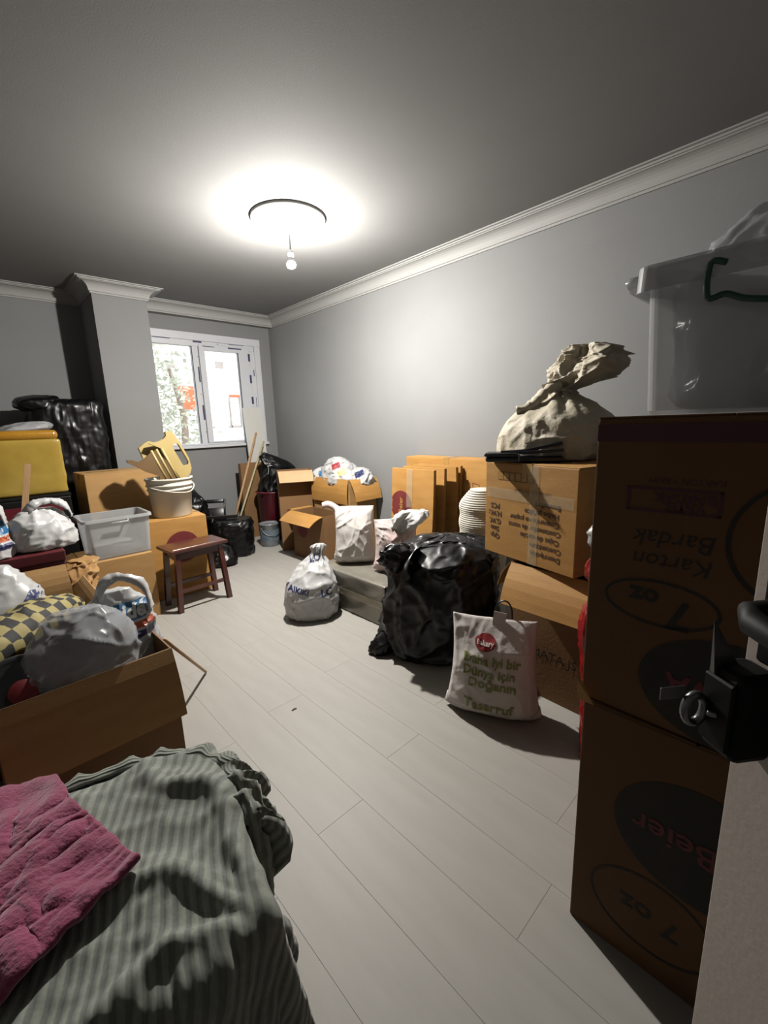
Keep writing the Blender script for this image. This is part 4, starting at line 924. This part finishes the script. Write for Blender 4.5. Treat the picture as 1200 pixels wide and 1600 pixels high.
# front carton with big hanging flap
fc = carton('front_carton', 'open carton with a wide hanging flap in front of the draped blanket', -.09, .41, 1.585, 2.08, 0, .53, R(1.5), 'card3', 'card', flaps={'-y': (157, .235)})
for v in (.26, .16): place(rect_bm(.49, .03), 'printed_band', 'ink', fc, (0, -.2325, v), (1, 0, 0), (0, 0, 1))
place(text_mesh('AMAL', .05, .002), 'printed_text', 'ink', fc, (.10, -.2325, .215), (1, 0, 0), (0, 0, 1))
fb, fbm = carrier('carrier_bag', 'white carrier bag with an idé label and looped handle in front carton', (.315, 1.87, .40), R(-14), .125, .12, .31, 71, 1, handle=True)
label_bands(fb, fbm, .06, .185, .13, .85)
cl, clm = carrier('clear_bag', 'crumpled see-through bag slumped over the front carton edge', (.175, 1.72, .485), R(-8), .15, .13, .235, 83, 1, material='clearbag', handle=False)
bag('wrapped_pack', [(.03, .07, .06, 0, 0), (.04, .10, .08, 0, 0), (.12, .10, .08, 0, 0), (.16, .06, .05, 0, 0)], 'greylid', cl, 5, 30, 16, amp=.01, freq=9)
# round dark lid with a red centre
dk = thing('round_lid', 'round dark grey lid with a red centre leaning in the front carton', 'lid', (-.0, 1.665, .515)); dk.rotation_euler = (R(50), 0, R(10))
V, Fc = lathe([(0, 0), (.105, 0), (.118, .006), (.122, .016), (.116, .024), (.105, .018), (.05, .016), (0, .016)], 40); mk('disc', V, Fc, 'greylid', dk, True)
V, Fc = lathe([(0, .021), (.036, .021), (.040, .018), (.040, .014), (0, .014)], 24); mk('knob', V, Fc, 'redprint', dk, True)
stick('wooden_stick', 'splintered wooden stick leaning on the side of front carton', (.74, 2.25, .008), (.435, 1.74, .50), .007, 'wood')
# black stand-in for the unlit area behind the blanket
kb = thing('black_bag', 'black stand-in for the unlit dark stuff beside the front carton', 'bag', (-.34, 1.72, 0))
bag('cloth', [(0, .15, .18, 0, 0), (.02, .2, .24, 0, 0), (.25, .2, .25, 0, 0), (.40, .16, .18, 0, 0), (.46, .05, .06, 0, 0)], 'unlitblk', kb, 91, 60, 36, amp=.015, freq=6)

# draped knit and pink fleece over a box, settled by a small cloth solve
def drape(nx, ny, sx, sy, ox, oy, rot, hx, hy, h, r, steps, seed, squash, lift=.03, rough=.03, base=None, lam=.105, wob_k=1.6, edge=0):
    rng = np.random.default_rng(seed)
    gx, gy = np.meshgrid(np.linspace(-sx/2, sx/2, nx), np.linspace(-sy/2, sy/2, ny), indexing='ij')
    P = np.zeros((nx, ny, 3)); c, s = math.cos(rot), math.sin(rot)
    if edge:
        en = 1+edge*(np.sin(gx*11+2)*np.cos(gy*9+1)+.6*np.sin(gx*23+gy*17)); gx = gx*en; gy = gy*en
        q_ = np.sqrt(np.maximum((np.abs(gx/(sx/2))**2)*(np.abs(gy/(sy/2))**2), 0)); gx = gx*(1-.14*q_); gy = gy*(1-.14*q_)
    ux, uy = gx*squash[0], gy*squash[1]
    wob = np.zeros((nx, ny))
    for k in range(8):
        kx, ky = rng.normal(0, 9, 2); wob += np.sin(gx*kx+gy*ky+rng.uniform(0, 6))
    amp_ = lam/math.pi*math.sqrt(max(0, 1/squash[1]-1))*.8
    P[..., 0] = ox+c*ux-s*uy; P[..., 1] = oy+s*ux+c*uy
    P[..., 2] = h+r+lift+amp_*(1+np.sin(2*math.pi*gy/lam+wob_k*wob))*.5*(.6+.4*np.sin(wob*1.7))+rough*.15*wob+rng.normal(0, .001, (nx, ny))
    Q = P.copy(); dx, dy = sx/(nx-1), sy/(ny-1); dg = math.hypot(dx, dy)
    def solve(A, B, L, k):
        d = B-A; ln = np.sqrt((d*d).sum(-1, keepdims=True))+1e-9; co = .5*k*(1-L/ln)*d; A += co; B -= co
    for it in range(steps):
        vel = (P-Q)*.965; Q = P.copy(); P = P+vel; P[..., 2] -= .00045
        for _ in range(9):
            for o in (0, 1):
                m = (nx-o)//2*2; solve(P[o:o+m:2], P[o+1:o+m:2], dx, 1)
                m = (ny-o)//2*2; solve(P[:, o:o+m:2], P[:, o+1:o+m:2], dy, 1)
            A = P[:-1, :-1]; B = P[1:, 1:]; d = B-A; ln = np.sqrt((d*d).sum(-1, keepdims=True))+1e-9; co = .12*(1-dg/ln)*d; P[:-1, :-1] += co; P[1:, 1:] -= co
            A = P[1:, :-1]; B = P[:-1, 1:]; d = B-A; ln = np.sqrt((d*d).sum(-1, keepdims=True))+1e-9; co = .12*(1-dg/ln)*d; P[1:, :-1] += co; P[:-1, 1:] -= co
            for st, L in ((3, 3*dx),):
                d = P[st:]-P[:-st]; ln = np.sqrt((d*d).sum(-1, keepdims=True))+1e-9; co = np.where(ln < L*.82, .04*(1-L*.82/ln), 0)*d; P[:-st] += co; P[st:] -= co
                d = P[:, st:]-P[:, :-st]; ln = np.sqrt((d*d).sum(-1, keepdims=True))+1e-9; co = np.where(ln < L*.82, .04*(1-L*.82/ln), 0)*d; P[:, :-st] += co; P[:, st:] -= co
            X, Y, Z = P[..., 0], P[..., 1], P[..., 2]
            px_, py_, pz_ = hx+r-np.abs(X), hy+r-np.abs(Y), h+r-Z
            ins = (px_ > 0) & (py_ > 0) & (pz_ > 0)
            tz = ins & (pz_ <= px_) & (pz_ <= py_); tx = ins & ~tz & (px_ <= py_); ty = ins & ~tz & ~tx
            Z[tz] = h+r
            X[tx] = np.sign(X[tx])*(hx+r); Y[ty] = np.sign(Y[ty])*(hy+r)
            if base is not None:
                pass
            np.maximum(Z, .008, out=Z)
        on = tz | (np.abs(P[..., 2]-(h+r)) < .002)
        Q[on] = P[on]-(P[on]-Q[on])*.03
    return P, gx, gy
def rumple(P, hx, hy, h, seed, a_fold, a_cr, fr, pivot):
    nx, ny = P.shape[:2]; du = np.gradient(P, axis=0); dv = np.gradient(P, axis=1); N_ = np.cross(du, dv); N_ /= np.linalg.norm(N_, axis=-1, keepdims=True)+1e-9
    if N_[..., 2].mean() < 0: N_ = -N_
    for i in range(nx):
        for j in range(ny):
            x, y, z = P[i, j]; d = a_cr*(.5+crease(x, y, z, seed, fr))
            if a_fold:
                rx, ry = x-pivot[0], y-pivot[1]; rho = math.hypot(rx, ry); ph = math.atan2(ry, rx)+.35*n3(x*5, y*5, seed)
                wgt = min(1, rho/.10)*max(0, 1-max(0, rho-.38)/.30)
                f = abs(math.sin(ph*5.2+1.1*n3(x*3+seed, y*3, 1)))
                d += a_fold*wgt*(1-f)**2*(.5+.8*abs(n3(ph*2.1, seed, 4)))*2
            P[i, j] += N_[i, j]*max(0, d)
    return P
def cloth_obj(name, P, gx, gy, material, parent, thick):
    nx, ny = P.shape[:2]; V = P.reshape(-1, 3).tolist()
    Fc = [(i*ny+j, (i+1)*ny+j, (i+1)*ny+j+1, i*ny+j+1) for i in range(nx-1) for j in range(ny-1)]
    o = mk(name, V, Fc, material, parent, True, np.stack([gx, gy], -1).reshape(-1, 2).tolist())
    md = o.modifiers.new('thickness', 'SOLIDIFY'); md.thickness = thick; md.offset = 1
    md = o.modifiers.new('smooth', 'SUBSURF'); md.levels = 1; md.render_levels = 1
    return o
BR = R(-10); HX, HY, HH = .36, .235, .49
near = Vector((.235, .575)); ex = Vector((math.cos(BR), math.sin(BR))); ey = Vector((-math.sin(BR), math.cos(BR)))
bc_ = near-ex*HX+ey*HY
hid = carton('covered_carton', 'carton hidden under the knitted grey throw and pink fleece', bc_.x-HX, bc_.x+HX, bc_.y-HY, bc_.y+HY, 0, HH, BR, 'card3', closed=True)
P1, gx, gy = drape(104, 116, .98, 1.12, .05, .02, R(-14), HX, HY, HH, .012, 130, 5, (.95, .70), .02, .06, wob_k=3.0)
kn = thing('knit_throw', 'grey-green ribbed knit throw draped over the covered carton', 'blanket', (bc_.x, bc_.y, 0), BR)
P1 = rumple(P1, HX, HY, HH, 4, .030, .009, 7, (HX+.01, -HY-.01))
ux_ = gx+.012*np.sin(gy*9+2*np.sin(gx*7)); uy_ = gy
cloth_obj('knit', P1, ux_, uy_, 'rib', kn, .006)
# gathered cuff along the far and right edges, and the sleeve that hangs from it
path = smoothpts([(-.16, HY+.02, HH+.035), (-.02, HY+.04, HH+.045), (.14, HY+.05, HH+.04), (HX-.08, HY+.03, HH+.04), (HX+.03, HY-.05, HH+.035), (HX+.055, HY-.16, HH+.02), (HX+.05, HY-.27, HH-.0)], 14)
V = []; UVs = []; n_ = len(path); W = 16
for i, p in enumerate(path):
    t_ = (path[min(i+1, n_-1)]-path[max(i-1, 0)]).normalized(); outw = Vector((t_.y, -t_.x, 0)).normalized() * -1
    if outw.dot(Vector((p.x, p.y, 0))) < 0: outw = -outw
    q = i/(n_-1)
    for j in range(W):
        v_ = j/(W-1); ph = i*1.15+1.5*n3(i*.2, 0, 3); am = .020*(.35+q)
        a_ = -1.1+2.9*v_; rr = .030+.012*q
        V.append(p+outw*(rr*math.sin(a_)+am*math.sin(ph)*v_)+Vector((0, 0, rr*math.cos(a_)-rr-(.05+.09*q)*v_**1.5*(.7+.3*math.sin(ph*.63))))+t_*am*.6*math.cos(ph)*v_)
        UVs.append((v_*.16, i*.012))
Fc = [(i*W+j, (i+1)*W+j, (i+1)*W+j+1, i*W+j+1) for i in range(n_-1) for j in range(W-1)]
o = mk('gathered_edge', V, Fc, 'rib', kn, True, UVs); md = o.modifiers.new('thickness', 'SOLIDIFY'); md.thickness = .006
for (dx_, dy_, ln_, r_) in ((.055, -.20, .20, .020), (.035, -.27, .27, .022)):
    pts = smoothpts([(HX+.02, HY+dy_+.05, HH+.02), (HX+dx_, HY+dy_+.01, HH-.01), (HX+dx_+.005, HY+dy_-.01, HH-.5*ln_), (HX+dx_-.005, HY+dy_, HH-ln_)], 10)
    V, Fc = tube(pts, [r_*(1+.15*math.sin(i*.9)) for i in range(len(pts))], 18)
    V = [Vector(v)+Vector((.010*crease(v[0], v[1], v[2], 3, 14), .008*crease(v[0], v[1], v[2], 9, 14), 0)) for v in V]; mk('sleeve', V, Fc, 'rib', kn, True, [(v.x*.9, v.z*1.2) for v in V])
pc = PZ(30, 1340, .55); lp = Matrix.Rotation(-BR, 2) @ (Vector((pc.x, pc.y))-bc_)
P2, gx2, gy2 = drape(64, 84, .62, .88, lp.x-.22, lp.y+.05, R(24), HX+.3, HY+.02, HH, .034, 110, 9, (.94, .74), .012, .06, lam=.21, wob_k=3.4, edge=.10)
P2 = rumple(P2, HX, HY, HH, 11, 0, .016, 4.5, (0, 0))
pk = thing('pink_fleece', 'magenta pink fleece blanket folded on top of the knit throw', 'blanket', (bc_.x, bc_.y, 0), BR)
cloth_obj('fleece', P2, gx2, gy2, 'pink', pk, .016)

# tiny scrap on the open floor
p = PZ(460, 1109); sc = thing('floor_scrap', 'tiny dark scrap lying alone on the open floor', 'scrap', p)
V, Fc = ribbon([(-.012, 0, .002), (0, .003, .003), (.012, 0, .002)], .006, .003, (0, 1, 0), 3); mk('chip', V, Fc, 'cardedge', sc)
